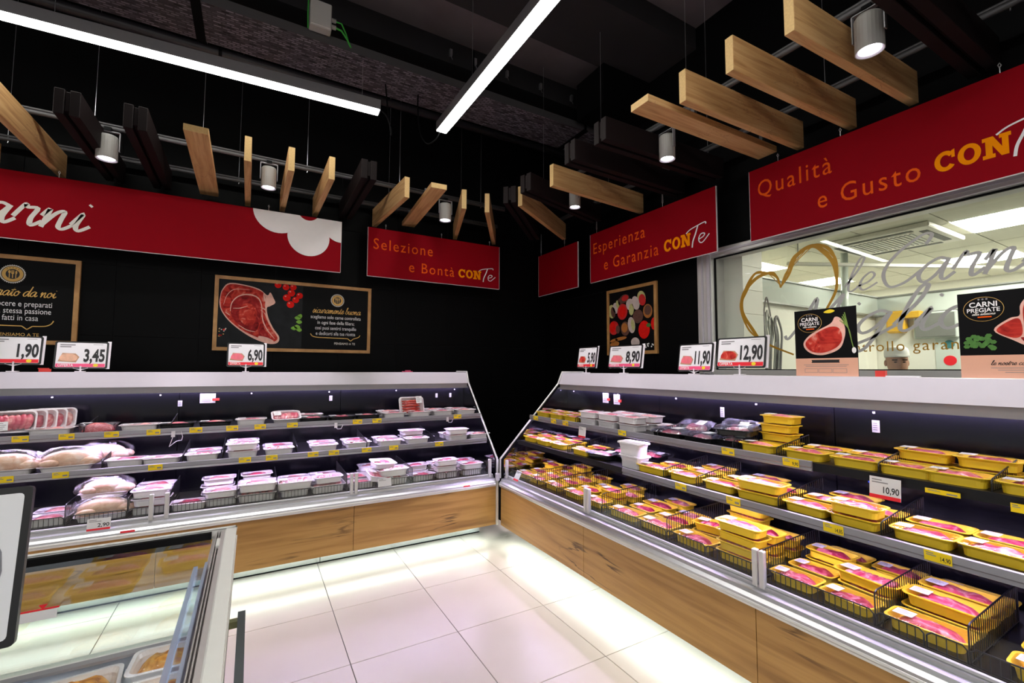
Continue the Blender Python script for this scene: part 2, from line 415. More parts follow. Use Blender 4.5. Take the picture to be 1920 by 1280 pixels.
# brush-script letters: list of strokes, advance (x-height = 1)
SCR = {
 'a': ([[(.92,.88),(.6,1.02),(.2,.72),(.06,.3),(.28,.0),(.62,.25),(.95,.95)], [(.95,.95),(.82,.3),(.95,.02),(1.25,.3)]], 1.15),
 'b': ([[(.0,.3),(.35,1.3),(.5,1.95),(.3,1.9),(.15,1.0),(.12,.25),(.4,.0),(.72,.4),(.6,.95),(.75,.85),(1.0,.85)]], .95),
 'c': ([[(.75,.8),(.55,1.0),(.2,.75),(.08,.3),(.35,.0),(.9,.35)]], .82),
 'd': ([[(.92,.88),(.6,1.02),(.2,.72),(.06,.3),(.28,.0),(.62,.25),(1.0,1.2),(1.2,2.0)], [(1.2,2.0),(.9,.5),(.95,.02),(1.25,.3)]], 1.15),
 'e': ([[(.0,.25),(.5,.45),(.72,.8),(.5,1.02),(.2,.7),(.15,.25),(.42,.0),(.95,.35)]], .85),
 'g': ([[(.92,.88),(.6,1.02),(.2,.72),(.06,.3),(.28,.0),(.62,.25),(.95,.95)], [(.95,.95),(.75,.0),(.5,-.75),(.15,-.9),(.1,-.6),(.6,-.25),(1.25,.3)]], 1.15),
 'i': ([[(.0,.3),(.3,.98),(.2,.25),(.35,.0),(.7,.3)], [(.42,1.42),(.47,1.5)]], .6),
 'l': ([[(.0,.3),(.5,1.3),(.62,1.95),(.42,1.9),(.22,1.0),(.22,.2),(.42,.0),(.75,.3)]], .62),
 'm': ([[(.0,.6),(.2,1.0),(.12,.0)], [(.12,.1),(.4,.8),(.62,.95),(.6,.6),(.52,.0)], [(.52,.1),(.8,.8),(1.02,.95),(1.0,.5),(1.0,.1),(1.15,.0),(1.45,.3)]], 1.35),
 'n': ([[(.0,.6),(.2,1.0),(.12,.0)], [(.12,.1),(.45,.8),(.72,.95),(.7,.5),(.7,.1),(.88,.0),(1.2,.3)]], 1.1),
 'o': ([[(.55,1.0),(.2,.8),(.06,.35),(.3,.0),(.65,.25),(.75,.7),(.55,1.0),(.6,.75),(1.0,.75)]], .92),
 'p': ([[(.0,.5),(.25,1.0),(.1,.0),(-.1,-.9)], [(.05,.0),(.4,.85),(.75,.95),(.8,.45),(.5,.02),(.15,.1)]], .95),
 'r': ([[(.0,.4),(.25,1.1),(.35,.95),(.7,.95),(.6,.4),(.68,.02),(1.0,.3)]], .92),
 's': ([[(.0,.25),(.4,1.05),(.62,.55),(.5,.05),(.15,.05),(.3,.2),(.85,.35)]], .75),
 't': ([[(.0,.3),(.35,1.0),(.5,1.6),(.3,.7),(.25,.15),(.42,.0),(.75,.3)], [(.05,1.15),(.75,1.22)]], .65),
 'u': ([[(.0,.6),(.22,.98),(.1,.3),(.28,.0),(.6,.3),(.85,.98)], [(.85,.98),(.75,.25),(.9,.0),(1.2,.3)]], 1.1),
 'C': ([[(1.5,1.75),(1.62,2.15),(1.25,2.2),(.5,1.5),(.2,.7),(.55,.0),(1.1,.1),(1.6,.6)]], 1.5),
 'M': ([[(.0,.1),(.2,-.05),(.6,1.0),(.85,2.0),(.95,.9),(.98,.1)], [(.98,.1),(1.4,1.2),(1.8,2.05)], [(1.8,2.05),(1.72,1.0),(1.8,.1),(2.1,.25)]], 2.0),
 ' ': ([], .6),
}
def script(body, xh, w, m, parent, x, y, z, width=None, align='LEFT', slant=0.25, name='lettering', call=0.35):
    mb = MB(); cx = 0.0
    raw = []
    for ch in body:
        st, adv = SCR[ch]
        for s_ in st: raw.append([(cx + p[0] + slant*p[1], p[1]) for p in s_])
        cx += adv
    k = (width/cx/xh) if width else 1.0
    for i, s_ in enumerate(raw):
        stroke(mb, [(p[0]*xh*k, p[1]*xh) for p in s_], w, z=i*2e-5, call=call, n=5)
    off = {'LEFT': 0, 'CENTER': -cx*xh*k/2, 'RIGHT': -cx*xh*k}[align]
    return link(name, mb.mesh(name, m, merge=False), parent, (x+off, y, z))
def con_te(parent, x, y, h, z, wc, xt, wt):
    """CON slab capitals in orange and the handwritten Te in white"""
    mb = MB(); lw = wc/3.05
    def arc(cx, a0, a1, n):
        o = ring(n+1, lw*.47, h*.5, cx, h*.5, a0, a0+(a1-a0)*(n+1)/n); i = ring(n+1, lw*.22, h*.30, cx, h*.5, a0, a0+(a1-a0)*(n+1)/n)
        for k in range(n): mb.add([(*o[k],0),(*o[k+1],0),(*i[k+1],0),(*i[k],0)], [(0,1,2,3)])
    arc(lw*.47, 38, 325, 20)
    mb.flat([(lw*.74,h*.60),(lw*.88,h*.60),(lw*.88,h),(lw*.74,h*.95)], 1e-4)
    arc(lw*1.46, 0, 360, 26)
    a = lw*2.0
    for (p0, p1) in ((.10,.36), (.72,.96)):
        mb.flat([(a+lw*p0,0),(a+lw*p1,0),(a+lw*p1,h),(a+lw*p0,h)], 1e-4)
    mb.flat([(a+lw*.12,h),(a+lw*.40,h),(a+lw*.95,0),(a+lw*.68,0)], 2e-4)
    for (p0, p1, q) in ((-.02,.46,0), (-.02,.40,1), (.62,1.06,1)):
        mb.flat([(a+lw*p0,h*(q*.82)),(a+lw*p1,h*(q*.82)),(a+lw*p1,h*(.18+q*.82)),(a+lw*p0,h*(.18+q*.82))], 3e-4)
    link('lettering', mb.mesh('con_letters', ORANGE, merge=False), parent, (x, y, z))
    mb = MB(); t = wt
    stroke(mb, [(0,h*1.0),(t*.18,h*1.22),(t*.5,h*1.38),(t*.82,h*1.48),(t*.86,h*1.32)], h*.10, 0, .2)
    stroke(mb, [(t*.52,h*1.36),(t*.42,h*.8),(t*.30,h*.25),(t*.26,h*-.22)], h*.12, 1e-4, 0)
    stroke(mb, [(t*.55,h*.28),(t*.75,h*.42),(t*.80,h*.62),(t*.66,h*.66),(t*.56,h*.4),(t*.58,h*.08),(t*.72,h*.0),(t*1.0,h*.5)], h*.10, 2e-4, .2)
    link('lettering', mb.mesh('te_script', WHITEP, merge=False), parent, (xt, y, z+4e-4))

# ------------------------------------------------------------------ the setting
XW, YW, ZC = 3.36, 4.98, 4.60
floor = struct('floor', MB().box(-6.0, 9.6, -5.0, 5.6, -0.08, -0.006), FLOORJOINT)
ft = MB().box(-0.298, 0.298, -0.298, 0.298, -0.006, 0.0).mesh('floor_tile', FLOORTILE, bevel=0.0012)
for i in range(-7, 5):
    for j in range(-6, 4):
        x = 0.495 + 0.6*i + 0.3; y = 2.535 + 0.6*j + 0.3
        if x < XW - 0.25: link('floor_tile', ft, floor, (x, y, 0))
wl = struct('wall_left', MB().box(-6.0, 9.6, YW+0.008, YW+0.15, 0, ZC), JOINT)
wr_mb = MB().box(XW+0.008, XW+0.12, 2.54, YW+0.008, 0, ZC).box(XW+0.008, XW+0.12, -2.4, 2.54, 0, 1.49).box(XW+0.008, XW+0.12, -2.4, 2.54, 2.53, ZC).box(XW+0.008, XW+0.12, -5.0, -2.4, 0, ZC)
wr = struct('wall_right', wr_mb, JOINT)
wt = MB().box(-0.2985, 0.2985, 0, 0.008, -0.2985, 0.2985).mesh('wall_tile', WALLTILE, bevel=0.001)
for i in range(-6, 7):
    for k in range(0, 6):
        x = -0.435 + 0.6*i + 0.3
        if x + 0.3 < XW: link('wall_tile', wt, wl, (x, YW, 0.6*k+0.3))
wt2 = MB().box(0, 0.008, -0.2985, 0.2985, -0.2985, 0.2985).mesh('wall_tile', WALLTILE, bevel=0.001)
for j in range(-1, 3):
    for k in range(0, 6):
        y = 3.085 + 0.6*j + 0.3
        if y + 0.3 < YW and y - 0.3 > 2.55: link('wall_tile', wt2, wr, (XW, y, 0.6*k+0.3))
# narrow cut tiles beside the corner and the window, and the painted wall above
struct('trim_1', MB().box(XW-0.275, XW, YW+0.001, YW+0.008, 0, 3.6), WALLTILE)
struct('trim_2', MB().box(XW+0.001, XW+0.008, 2.54, 3.083, 0, 3.6).box(XW+0.001, XW+0.008, 4.887, YW, 0, 3.6), WALLTILE)
struct('trim_3', MB().box(-6.0, XW, YW-0.004, YW+0.008, 3.6, ZC), BLACK)
struct('trim_4', MB().box(XW-0.004, XW+0.008, -5.0, YW, 3.6, ZC).box(XW-0.004, XW+0.008, -5.0, 2.54, 2.56, 3.6), BLACK)
ceil = struct('ceiling', MB().box(-6.0, XW, -5.0, YW, ZC, ZC+0.1), CONCRETE)
# deep downstand beams of the concrete ceiling
for k, (y0, y1, z0) in enumerate(((3.80, 4.55, 4.38), (2.55, 3.17, 4.40), (1.3, 1.9, 4.40), (0.0, 0.6, 4.40))):
    bmo = struct('trim_%d' % (5+k), MB().box(-6.0, XW-0.01, y0, y1, z0, ZC), CEILBLACK)
for (x, y) in ((1.5,3.80),(2.1,3.80),(2.5,3.80),(1.75,3.80),(2.9,3.80)):
    b_ = MB().box(x-0.012, x+0.012, y-0.03, y, 4.44, 4.50).tube([(x,y-0.02,4.44),(x+0.01,y-0.03,4.40)], 0.004)
    link('anchor_bolt', b_.mesh('anchor_bolt', ALU), bpy.data.objects['trim_5'])

# ---- window to the butchers' workroom
win = struct('window_1', MB().box(XW-0.05, XW+0.13, 2.42, 2.56, 1.50, 2.54).box(XW-0.05, XW+0.13, -2.4, 2.42, 2.475, 2.54).box(XW-0.05, XW+0.13, -2.4, 2.42, 1.485, 1.535), ALU_L, bevel=0.004)
_wp = link('gasket', MB().box(XW-0.012, XW+0.004, 2.41, 2.42, 1.535, 2.475).box(XW-0.012, XW+0.004, -2.4, 2.41, 2.465, 2.475).box(XW-0.012, XW+0.004, -2.4, 2.41, 1.535, 1.541).mesh('gasket', BLACK), win)
link('jamb_strip', MB().box(XW-0.065, XW-0.05, 2.43, 2.455, 1.50, 2.54).box(XW-0.058, XW-0.05, 2.50, 2.515, 1.50, 2.54).box(XW-0.06, XW-0.05, -2.4, 2.43, 2.50, 2.515).mesh('jamb_strip', WHITEM), win)
link('window_pane', MB().box(XW-0.004, XW+0.002, -2.4, 2.42, 1.535, 2.475).mesh('window_pane', GLASS), win)
# vinyl drawn on the glass: local x runs to the right as seen from the shop (towards -Y)
gl = link('glass_vinyl', None, win, (XW-0.006, 0, 0), (PI/2, 0, -PI/2))
def GY(y, z): return (-y, z)
mb = MB()
for k in range(5):
    j = lambda s=0.026: rng.uniform(-s, s)
    H1 = [(1.877+j(.006),2.148+j(.01)),(1.90,2.21+j()),(1.97+j(),2.265+j(.01)),(2.07+j(),2.262+j()),(2.165+j(),2.16+j()),(2.185+j(),2.02+j()),(2.12+j(),1.85+j(.01)),(2.01+j(.006),1.745),(1.80,1.645)]
    H2 = [(1.877,2.145),(1.835+j(),2.24+j()),(1.75+j(),2.345+j(.01)),(1.65+j(),2.40+j(.008)),(1.56+j(),2.37+j()),(1.512+j(.012),2.25+j()),(1.52+j(.012),2.10+j()),(1.575+j(.01),1.95)]
    w_ = (0.028, 0.012, 0.008, 0.018, 0.007)[k]
    stroke(mb, [GY(*p) for p in H1], w_, k*4e-5, 0, 8, taper=True)
    stroke(mb, [GY(*p) for p in H2], w_, k*4e-5, 0, 8, taper=True)
link('heart_drawing', mb.mesh('heart_drawing', GOLDG, merge=False), gl)
script('le', 0.105, 0.016, SILVG, gl, -1.475, 2.045, 0, width=0.17)
script('Carni', 0.125, 0.022, SILVG, gl, -1.30, 2.045, 0, width=0.70)
script('Migliori', 0.13, 0.026, SILVG, gl, -1.86, 1.77, 0, width=1.25)
text('controllo garantito', 0.088, GOLDG, gl, -1.52, 1.652, 0, width=0.74, space=1.15)

# ---- the workroom behind the window
struct('wall_lab_end', MB().box(9.2, 9.4, -3.0, 5.0, 0, 3.0), LABTILE)
struct('wall_lab_side', MB().box(3.48, 9.4, 4.75, 4.9, 0, 3.0).box(3.48, 9.4, -3.0, -2.9, 0, 3.0), LABTILE)
pil = struct('trim_9', MB().box(3.48, 3.76, 2.26, 4.75, 0, 2.9), LABTILE)
for k in range(10):
    link('wall_tile', MB().box(3.482, 3.758, 2.254, 2.26, 1.0+0.2*k+0.002, 1.2+0.2*k-0.002).mesh('wall_tile', LABTILE), pil)
lc = struct('ceiling_lab', MB().box(3.48, 9.4, -3.0, 4.9, 2.915, 3.0), JOINT)
lights = {(5.85,1.24), (7.65,1.84), (5.85,3.64), (7.65,3.64), (5.85,-0.56), (7.65,-0.56)}
cp = MB().box(-0.294, 0.294, -0.294, 0.294, 2.9, 2.915).mesh('ceiling_panel', LABCEIL)
lp = MB().box(-0.294, 0.294, -0.294, 0.294, 2.895, 2.915).mesh('light_panel', LABL)
for i in range(-3, 6):
    for j in range(-6, 6):
        x = 5.85+0.6*i; y = 1.24+0.6*j
        on = any(abs(x-a) < .05 and abs(y-b) < .05 for a, b in lights)
        link('light_panel' if on else 'ceiling_panel', lp if on else cp, lc, (x, y, 0))
# low partitions with a glossy band along the top
pt = struct('wall_partition', MB().box(4.2, 6.69, 2.60, 2.66, 0, 2.2), LABTILE)
pt2 = struct('wall_partition_back', MB().box(6.70, 6.76, -2.9, 2.66, 0, 2.2), LABTILE)
link('top_band', MB().box(4.1, 6.72, 2.56, 2.68, 2.2, 2.43).mesh('top_band', LABBAND), pt)
link('top_band', MB().box(6.66, 6.78, -2.9, 2.56, 2.2, 2.43).mesh('top_band', LABBAND), pt2)
link('top_channel', MB().box(4.1, 6.66, 2.54, 2.56, 2.19, 2.21).box(4.1, 6.66, 2.54, 2.56, 2.425, 2.44).mesh('top_channel', LABGREY), pt)
link('top_channel', MB().box(6.64, 6.66, -2.9, 2.56, 2.19, 2.21).box(6.64, 6.66, -2.9, 2.56, 2.425, 2.44).mesh('top_channel', LABGREY), pt2)
link('doorway', MB().box(4.95, 5.60, 2.585, 2.6, 0, 2.1).mesh('doorway', LABDARK), pt)
link('doorway', MB().box(6.685, 6.70, 0.9, 1.72, 0, 2.05).mesh('doorway', LABGREY), pt2)
link('wall_panel', MB().box(6.68, 6.70, 1.86, 2.50, 0, 2.15).mesh('wall_panel', mat('lab_white_panel', (0.80,0.80,0.74), 0.4)), pt2)
link('pipe_post', MB().tube([(5.75,2.5,2.9),(5.72,2.5,2.2),(5.70,2.5,0.0)], 0.035, 10).mesh('pipe_post', LABBAND, smooth=True), pt)
ac = thing('air_conditioner', 'white ceiling cassette air conditioner with grille in the room behind the window', 'air conditioner', (5.72, 2.06, 2.85))
part('cover', MB().box(-0.45, 0.45, -0.45, 0.45, 0.0, 0.048), mat('lab_white_plastic', (0.72,0.71,0.64), 0.5), ac, bevel=0.01)
mb = MB()
for k in range(14): mb.box(-0.26, 0.26, -0.26+k*0.038, -0.24+k*0.038, -0.006, 0.0)
part('grille', mb, LABGREY, ac)
for s in (-1, 1):
    part('air_slot', MB().box(-0.30, 0.30, s*0.36-0.03, s*0.36+0.03, -0.004, 0.001), LABDARK, ac)
    part('air_slot', MB().box(s*0.36-0.03, s*0.36+0.03, -0.30, 0.30, -0.004, 0.001), LABDARK, ac)
hr = thing('hanging_rail', 'slim white rail hanging under the workroom ceiling', 'rail', (5.6, 1.0, 2.5))
part('rail', MB().tube([(-0.9,1.55,0.12),(2.4,-0.1,0.12)], 0.02, 6), mat('lab_white_plastic'), hr)
part('hanger', MB().tube([(-0.8,1.5,0.12),(-0.8,1.5,0.40)], 0.006).tube([(2.0,0.1,0.12),(2.0,0.1,0.40)], 0.006), LABGREY, hr)
hb = thing('hose_bundle', 'tangle of grey hoses hanging beside the white tiled pillar behind the window', 'hoses', (4.15, 2.45, 1.2))
for k in range(7):
    x0 = rng.uniform(-.08,.14); a = rng.uniform(.05,.16)
    hp = spline([(x0,.05),(x0+a*.4,.5),(x0+a,.72),(x0+a*.5,.92+rng.uniform(-.1,.1)),(x0-a*.3,.75),(x0,.5),(x0+a*.3,.3)], 6)
    part('hose', MB().tube([(p[0], -.02*math.sin(i*.3), p[1]) for i, p in enumerate(hp)], 0.008, 5), LABGREY if k % 2 else GREYINK, hb, smooth=True)
mt = thing('work_table', 'steel work table standing behind the window near the butcher', 'table', (5.75, 1.2, 0))
part('table_top', MB().box(-0.3, 0.3, -1.0, 0.9, 0.86, 0.9), LABGREY, mt)
for (x, y) in ((-.27,-.95),(.27,-.95),(-.27,.85),(.27,.85)): part('leg', MB().box(x-.02, x+.02, y-.02, y+.02, 0, .86), LABGREY, mt)
yd = thing('soap_dispenser', 'yellow wall dispenser seen through the window above the butcher', 'dispenser', (6.66, 2.40, 1.98))
part('body', MB().box(-0.1, 0.02, -0.13, 0.05, 0, 0.26), LABYEL, yd, bevel=0.02)
part('lid', MB().box(-0.11, 0.02, -0.28, -0.13, 0.16, 0.24), LABYEL, yd, bevel=0.01)
gb = thing('wall_box', 'grey electrical box on the white panel behind the window', 'box', (6.68, 2.02, 1.90))
part('body', MB().box(-0.06, 0, -0.19, 0.19, 0, 0.30), LABBAND, gb, bevel=0.01)
part('cover', MB().box(-0.07, -0.06, -0.17, 0.17, 0.02, 0.28), LABGREY, gb)
st = thing('wall_sticker', 'white notice with a blue dot and a red dot behind the window', 'notice', (6.675, 1.92, 1.55))
part('sheet', MB().box(-0.004, 0, -0.14, 0.12, 0, 0.42), LABBAND, st)
for (zz, mm, rr) in ((0.28, mat('teal_print', (0.05,0.20,0.22), 0.5), .045), (0.10, REDP, .055)):
    part('dot', MB().prism(ring(16, rr, rr, 0, zz), -0.008, -0.004, 'x'), mm, st)

# ---- the butcher
def make_person(loc, rotz):
    t = thing('person', 'person in white cap and white coat looking down behind the window', 'person', loc, (0, 0, rotz))
    joints = {'pel':((0,0,.95),(.16,.11)),'wst':((0,0,1.12),(.145,.10)),'chs':((0,.0,1.32),(.17,.12)),'nkb':((0,.01,1.46),(.085,.075)),'nk':((0,-.015,1.53),(.055,.055))}
    ed = [('pel','wst'),('wst','chs'),('chs','nkb'),('nkb','nk')]
    for s, n in ((1,'r'),(-1,'l')):
        joints.update({n+'hip':((s*.10,0,.88),(.10,.10)), n+'kn':((s*.11,-.01,.48),(.065,.065)), n+'an':((s*.11,.02,.09),(.042,.042)), n+'to':((s*.12,-.17,.04),(.04,.035)),
                       n+'sh':((s*.19,.0,1.42),(.065,.065)), n+'el':((s*.25,-.06,1.13),(.045,.045)), n+'wr':((s*.16,-.30,1.06),(.028,.03)), n+'pa':((s*.14,-.37,1.04),(.036,.02))})
        ed += [('pel',n+'hip'),(n+'hip',n+'kn'),(n+'kn',n+'an'),(n+'an',n+'to'),('chs',n+'sh'),(n+'sh',n+'el'),(n+'el',n+'wr'),(n+'wr',n+'pa')]
        for q, (dx, ln) in enumerate(((-.03,.065),(-.01,.08),(.01,.075),(.028,.06))):
            b0 = (s*(.14+dx*.9), -.40, 1.035); b1 = (s*(.14+dx), -.40-ln*.6, 1.03); b2 = (s*(.14+dx), -.40-ln*.9, 1.0)
            joints.update({n+'f%d0'%q:(b0,(.009,.009)), n+'f%d1'%q:(b1,(.009,.009)), n+'f%d2'%q:(b2,(.007,.007))})
            ed += [(n+'pa',n+'f%d0'%q),(n+'f%d0'%q,n+'f%d1'%q),(n+'f%d1'%q,n+'f%d2'%q)]
        joints.update({n+'t0':((s*.10,-.35,1.03),(.011,.011)), n+'t1':((s*.085,-.40,1.015),(.008,.008))})
        ed += [(n+'pa',n+'t0'),(n+'t0',n+'t1')]
    names = list(joints); me = bpy.data.meshes.new('skeleton')
    me.from_pydata([joints[k][0] for k in names], [(names.index(a), names.index(b)) for a, b in ed], [])
    o = bpy.data.objects.new('sk', me); COL.objects.link(o)
    sk = o.modifiers.new('skin', 'SKIN')
    for i, k in enumerate(names):
        me.skin_vertices[0].data[i].radius = joints[k][1]
        me.skin_vertices[0].data[i].use_root = (k == 'pel')
    o.modifiers.new('sub', 'SUBSURF').levels = 1
    dg = bpy.context.evaluated_depsgraph_get()
    bod = bpy.data.meshes.new_from_object(o.evaluated_get(dg))
    bpy.data.objects.remove(o)
    mb = MB()
    mb.add([tuple(v.co) for v in bod.vertices], [tuple(p.vertices) for p in bod.polygons])
    SKIN = mat('skin', (0.50,0.26,0.17), 0.5, var=0.1, vscale=30); COAT = mat('white_coat', (0.78,0.78,0.75), 0.7)
    mb.m = [1 if (sum(mb.v[i][2] for i in f)/len(f) < 1.50 and not (sum(mb.v[i][1] for i in f)/len(f) < -.29)) else 0 for f in mb.f]
    # head: stacked rings, bent slightly forward (face towards -Y)
    prof = [(1.515,.045,.055,-.02),(1.545,.055,.07,-.035),(1.56,.062,.082,-.045),(1.585,.068,.088,-.042),(1.61,.072,.092,-.036),(1.64,.076,.097,-.03),(1.67,.077,.10,-.024),(1.70,.075,.098,-.02),(1.73,.066,.086,-.016),(1.755,.045,.058,-.014),(1.765,.012,.016,-.014)]
    seg = 20; vs = []; fs = []
    for (z, rx, ry, cy) in prof:
        for k in range(seg):
            a = 2*PI*k/seg; x = rx*math.cos(a); y = cy + ry*math.sin(a)
            if abs(a-1.5*PI) < .2 and 1.595 < z < 1.65: y -= .022 if z < 1.62 else .012     # nose
            if .25 < abs(a-1.5*PI) < .6 and 1.63 < z < 1.66: y += .008                      # eye sockets
            vs.append((x, y, z))
    for i in range(len(prof)-1):
        for k in range(seg):
            a = i*seg+k; b = i*seg+(k+1) % seg
            fs.append((a, b, b+seg, a+seg))
    mb.mi = 0; mb.add(vs, fs)
    for s in (-1, 1): mb.ell((s*.078,-.01,1.635), (.012,.02,.03), 8, 5)
    part('body', mb, [SKIN, COAT], t, smooth=True)
    part('eyes', MB().ell((-.03,-.118,1.643), (.012,.006,.006), 8, 4).ell((.03,-.118,1.643), (.012,.006,.006), 8, 4), mat('dark_eyes', (0.02,0.015,0.012), 0.3), t)
    part('eyebrows', MB().tube([(-.052,-.112,1.662),(-.018,-.124,1.662)], .005).tube([(.052,-.112,1.662),(.018,-.124,1.662)], .005), mat('dark_hair', (0.02,0.014,0.010), 0.7), t)
    part('mouth', MB().ell((0,-.128,1.575), (.022,.006,.005), 8, 4), mat('lips', (0.38,0.13,0.10), 0.5), t)
    bd = MB(); bz = [(1.540,.054,.071,-.036),(1.55,.060,.079,-.041),(1.566,.0655,.086,-.046),(1.576,.068,.0885,-.045)]
    for i in range(3):
        for k in range(10, 21):
            q = []
            for (ii, kk) in ((i,k),(i,k+1),(i+1,k+1),(i+1,k)):
                z, rx, ry, cy = bz[ii]; a = 2*PI*kk/20 - PI*0.0
                q.append((rx*math.cos(a), cy+ry*math.sin(a), z))
            if k < 20: bd.add(q, [(0,1,2,3)])
    part('beard', bd, mat('dark_hair'), t, smooth=True)
    part('cap', MB().lathe([(.104,0),(.107,.02),(.106,.05),(.095,.08),(.065,.10),(.0,.107)], (0,0,0), 20), mat('white_cap', (0.86,0.86,0.84), 0.8), t, smooth=True, loc=(0,-.022,1.688)).scale = (.82,1,1)
    part('cap_peak', MB().prism([(.078*math.cos(a),-.10-.075*math.sin(a)) for a in [PI*k/10 for k in range(11)]], 1.687, 1.694, 'z'), mat('white_cap'), t)
    return t
make_person((5.05, 1.82, 0.0), R_(-58)).scale = (1, 1, .98)

# ------------------------------------------------------------------ refrigerated counters
def LM(u, d, z): return (1.935-u, 3.655+d, z)
def RM(u, d, z): return (1.965+d, 3.620-u, z)
MAP = {'L': LM, 'R': RM}
ULEN = 4.86
MOD = {'L': [0.0, 1.225, 2.425, 3.64, ULEN], 'R': [0.0, 1.165, 2.365, 3.57, ULEN-0.06]}
def counter(side):
    fn = MAP[side]; mods = MOD[side]; U1 = mods[-1]
    base = fn(U1/2, 0.45, 0)
    lab = {'L': 'long chilled meat counter with oak front along the left wall', 'R': 'long chilled meat counter with oak front below the window'}[side]
    t = thing('refrigerated_counter', lab, 'meat counter', base)
    B = lambda: MB(fn)
    wpart('body', B().box(0.0, U1, 0.022, 0.95, 0.15, 0.545).box(0.0, U1, 0.76, 0.95, 0.545, 1.36), BLACK, t)
    pl = wpart('plinth', B().box(0.03, U1, 0.275, 0.30, 0.004, 0.15), STEEL, t)
    wpart('plinth_joint', B().box(1.42, 1.424, 0.273, 0.275, 0.004, 0.15).box(0.03, U1, 0.272, 0.275, 0.004, 0.012), BLACK, pl)
    if side == 'L':
        wpart('socket', B().box(0.16, 0.22, 0.262, 0.275, 0.05, 0.10), GREYM, pl)
    for a, b in zip(mods[:-1], mods[1:]):
        wpart('wood_panel', B().box(a+0.0015, b-0.0015, 0.0, 0.022, 0.15, 0.492), OAK, t, bevel=0.001)
        bp = wpart('back_panel', B().box(a+0.002, b-0.002, 0.742, 0.76, 0.56, 1.36), DARKIN, t)
    under = wpart('floor_light', B().box(0.05, U1, 0.045, 0.080, 0.140, 0.149), FLED, t)
    rail = wpart('bumper_rail', B().prism([(-0.004,.488),(-0.022,.492),(-0.026,.503),(-0.022,.528),(-0.006,.540),(-.002,.556),(.028,.560),(.028,.575),(.058,.575),(.058,.50),(.02,.488)], 0.012, U1), ALU, t)
    wpart('rail_lip', B().tube([(0.012,-0.021,.512),(U1,-0.021,.512)], 0.007, 8), ALU_L, rail)
    wpart('rail_bead', B().tube([(0.012,0.050,.578),(U1,0.050,.578)], 0.011, 8), WHITEM, rail)
    for a, b in zip(mods[:-1], mods[1:]):
        wpart('front_glass', B().box(a+0.03, b-0.03, 0.030, 0.036, .562, .722), GLASS, t)
    gaps = {'L': (0.017, 0.040, 0.017, 0.017), 'R': (0.016, 0.016, 0.018, 0.017)}[side]
    for m_, g in zip(mods[1:], gaps):
        for s in (-1, 1):
            wpart('glass_post', B().box(m_+s*g-0.012, m_+s*g+0.012, 0.022, 0.046, .565, .728), ALU_L, t, bevel=0.003)
    wpart('glass_post', B().box(0.035, 0.060, 0.022, 0.046, .565, .725), ALU_L, t, bevel=0.003)
    dk = wpart('deck', B().box(0.02, U1, 0.05, 0.76, .568, .587), DARKIN, t)
    wpart('deck_front', B().box(0.02, U1, 0.052, 0.058, .50, .592), BLACK, dk)
    # shelves: plate, price rail, brackets and light strip
    railspan = {'L': [(0.02, U1), (0.02, U1)], 'R': [(0.02, 2.47), (1.38, U1)]}[side]
    for (d0, z, thick), rs in zip(((0.315, 1.09, .012), (0.175, .875, .012)), railspan):
        sh = wpart('shelf', B().box(0.02, U1, d0, 0.742, z, z+thick), SHELF, t)
        wpart('shelf_lip', B().box(0.02, U1, d0-0.012, d0, z-0.022, z+0.016), SHELF, sh)
        r0, r1 = rs
        wpart('price_rail', B().prism([(d0-.013,z-.026),(d0-.024,z-.022),(d0-.020,z-.010),(d0-.027,z-.004),(d0-.024,z+.020),(d0-.013,z+.022)], r0, r1), RAILP, sh)
        wpart('light_strip', B().box(0.05, U1, d0+0.02, d0+0.032, z-0.012, z-0.003), LED, sh)
        for m_ in mods[1:-1]:
            wpart('shelf_bracket', B().box(m_-0.006, m_+0.006, 0.60, 0.742, z-0.07, z), BLACK, sh)
    cn = wpart('canopy', B().prism([(.640,1.390),(.684,1.500),(.95,1.500),(.95,1.36),(.70,1.36),(.70,1.390)], 0.0, U1), WHITEM, t)
    wpart('canopy_valance', B().box(0.0, U1, 0.652, 0.70, 1.342, 1.390), GREYM, cn)
    wpart('light_strip', B().box(0.04, U1, 0.69, 0.705, 1.346, 1.357), LED, cn)
    for u in [x*0.61+0.1 for x in range(8)]:
        wpart('screw', B().box(u, u+0.010, 0.736, 0.742, 1.318, 1.328), ALU_L, cn)
    # end panels with their bright sloping edge
    outline = [(.0,.56),(.0,.728),(.635,1.388),(.684,1.503),(.95,1.503),(.95,.15),(.022,.15),(.022,.56)]
    edge = [(-0.004,.56),(-0.004,.730),(.632,1.392),(.682,1.507),(.95,1.507)]
    for u0 in (-0.012, U1):
        ep = wpart('end_panel', B().prism(outline, u0, u0+0.012), BLACK, t)
        uu = u0+0.0125 if u0 < 0 else u0-0.0005
        q = [(.03,.575),(.03,.72),(.635,1.36),(.742,1.36),(.742,.575)]
        wpart('mirror_glass', B().add([(uu, p[0], p[1]) for p in q], [(0,1,2,3,4)]), MIRROR, ep)
        mbq = B()
        mbq.tube([(u0+0.006, p[0], p[1]) for p in edge], 0.0085, 6)
        wpart('edge_trim', mbq, ALU_L, ep)
    return t
CL = counter('L'); CR = counter('R')
cpst = thing('corner_post', 'slim cream metal post joining the two oak counter fronts', 'post', (1.945, 3.637, 0.15))
part('post', MB().box(-0.016, 0.004, -0.006, 0.014, 0.0, 0.385), ALU_L, cpst, bevel=0.003)
part('cap', MB().box(-0.022, 0.012, -0.016, 0.018, 0.385, 0.455), WHITEM, cpst, bevel=0.006)
part('glass_strip', MB().box(-0.014, 0.002, -0.004, 0.012, 0.455, 0.575), ALU_L, cpst)
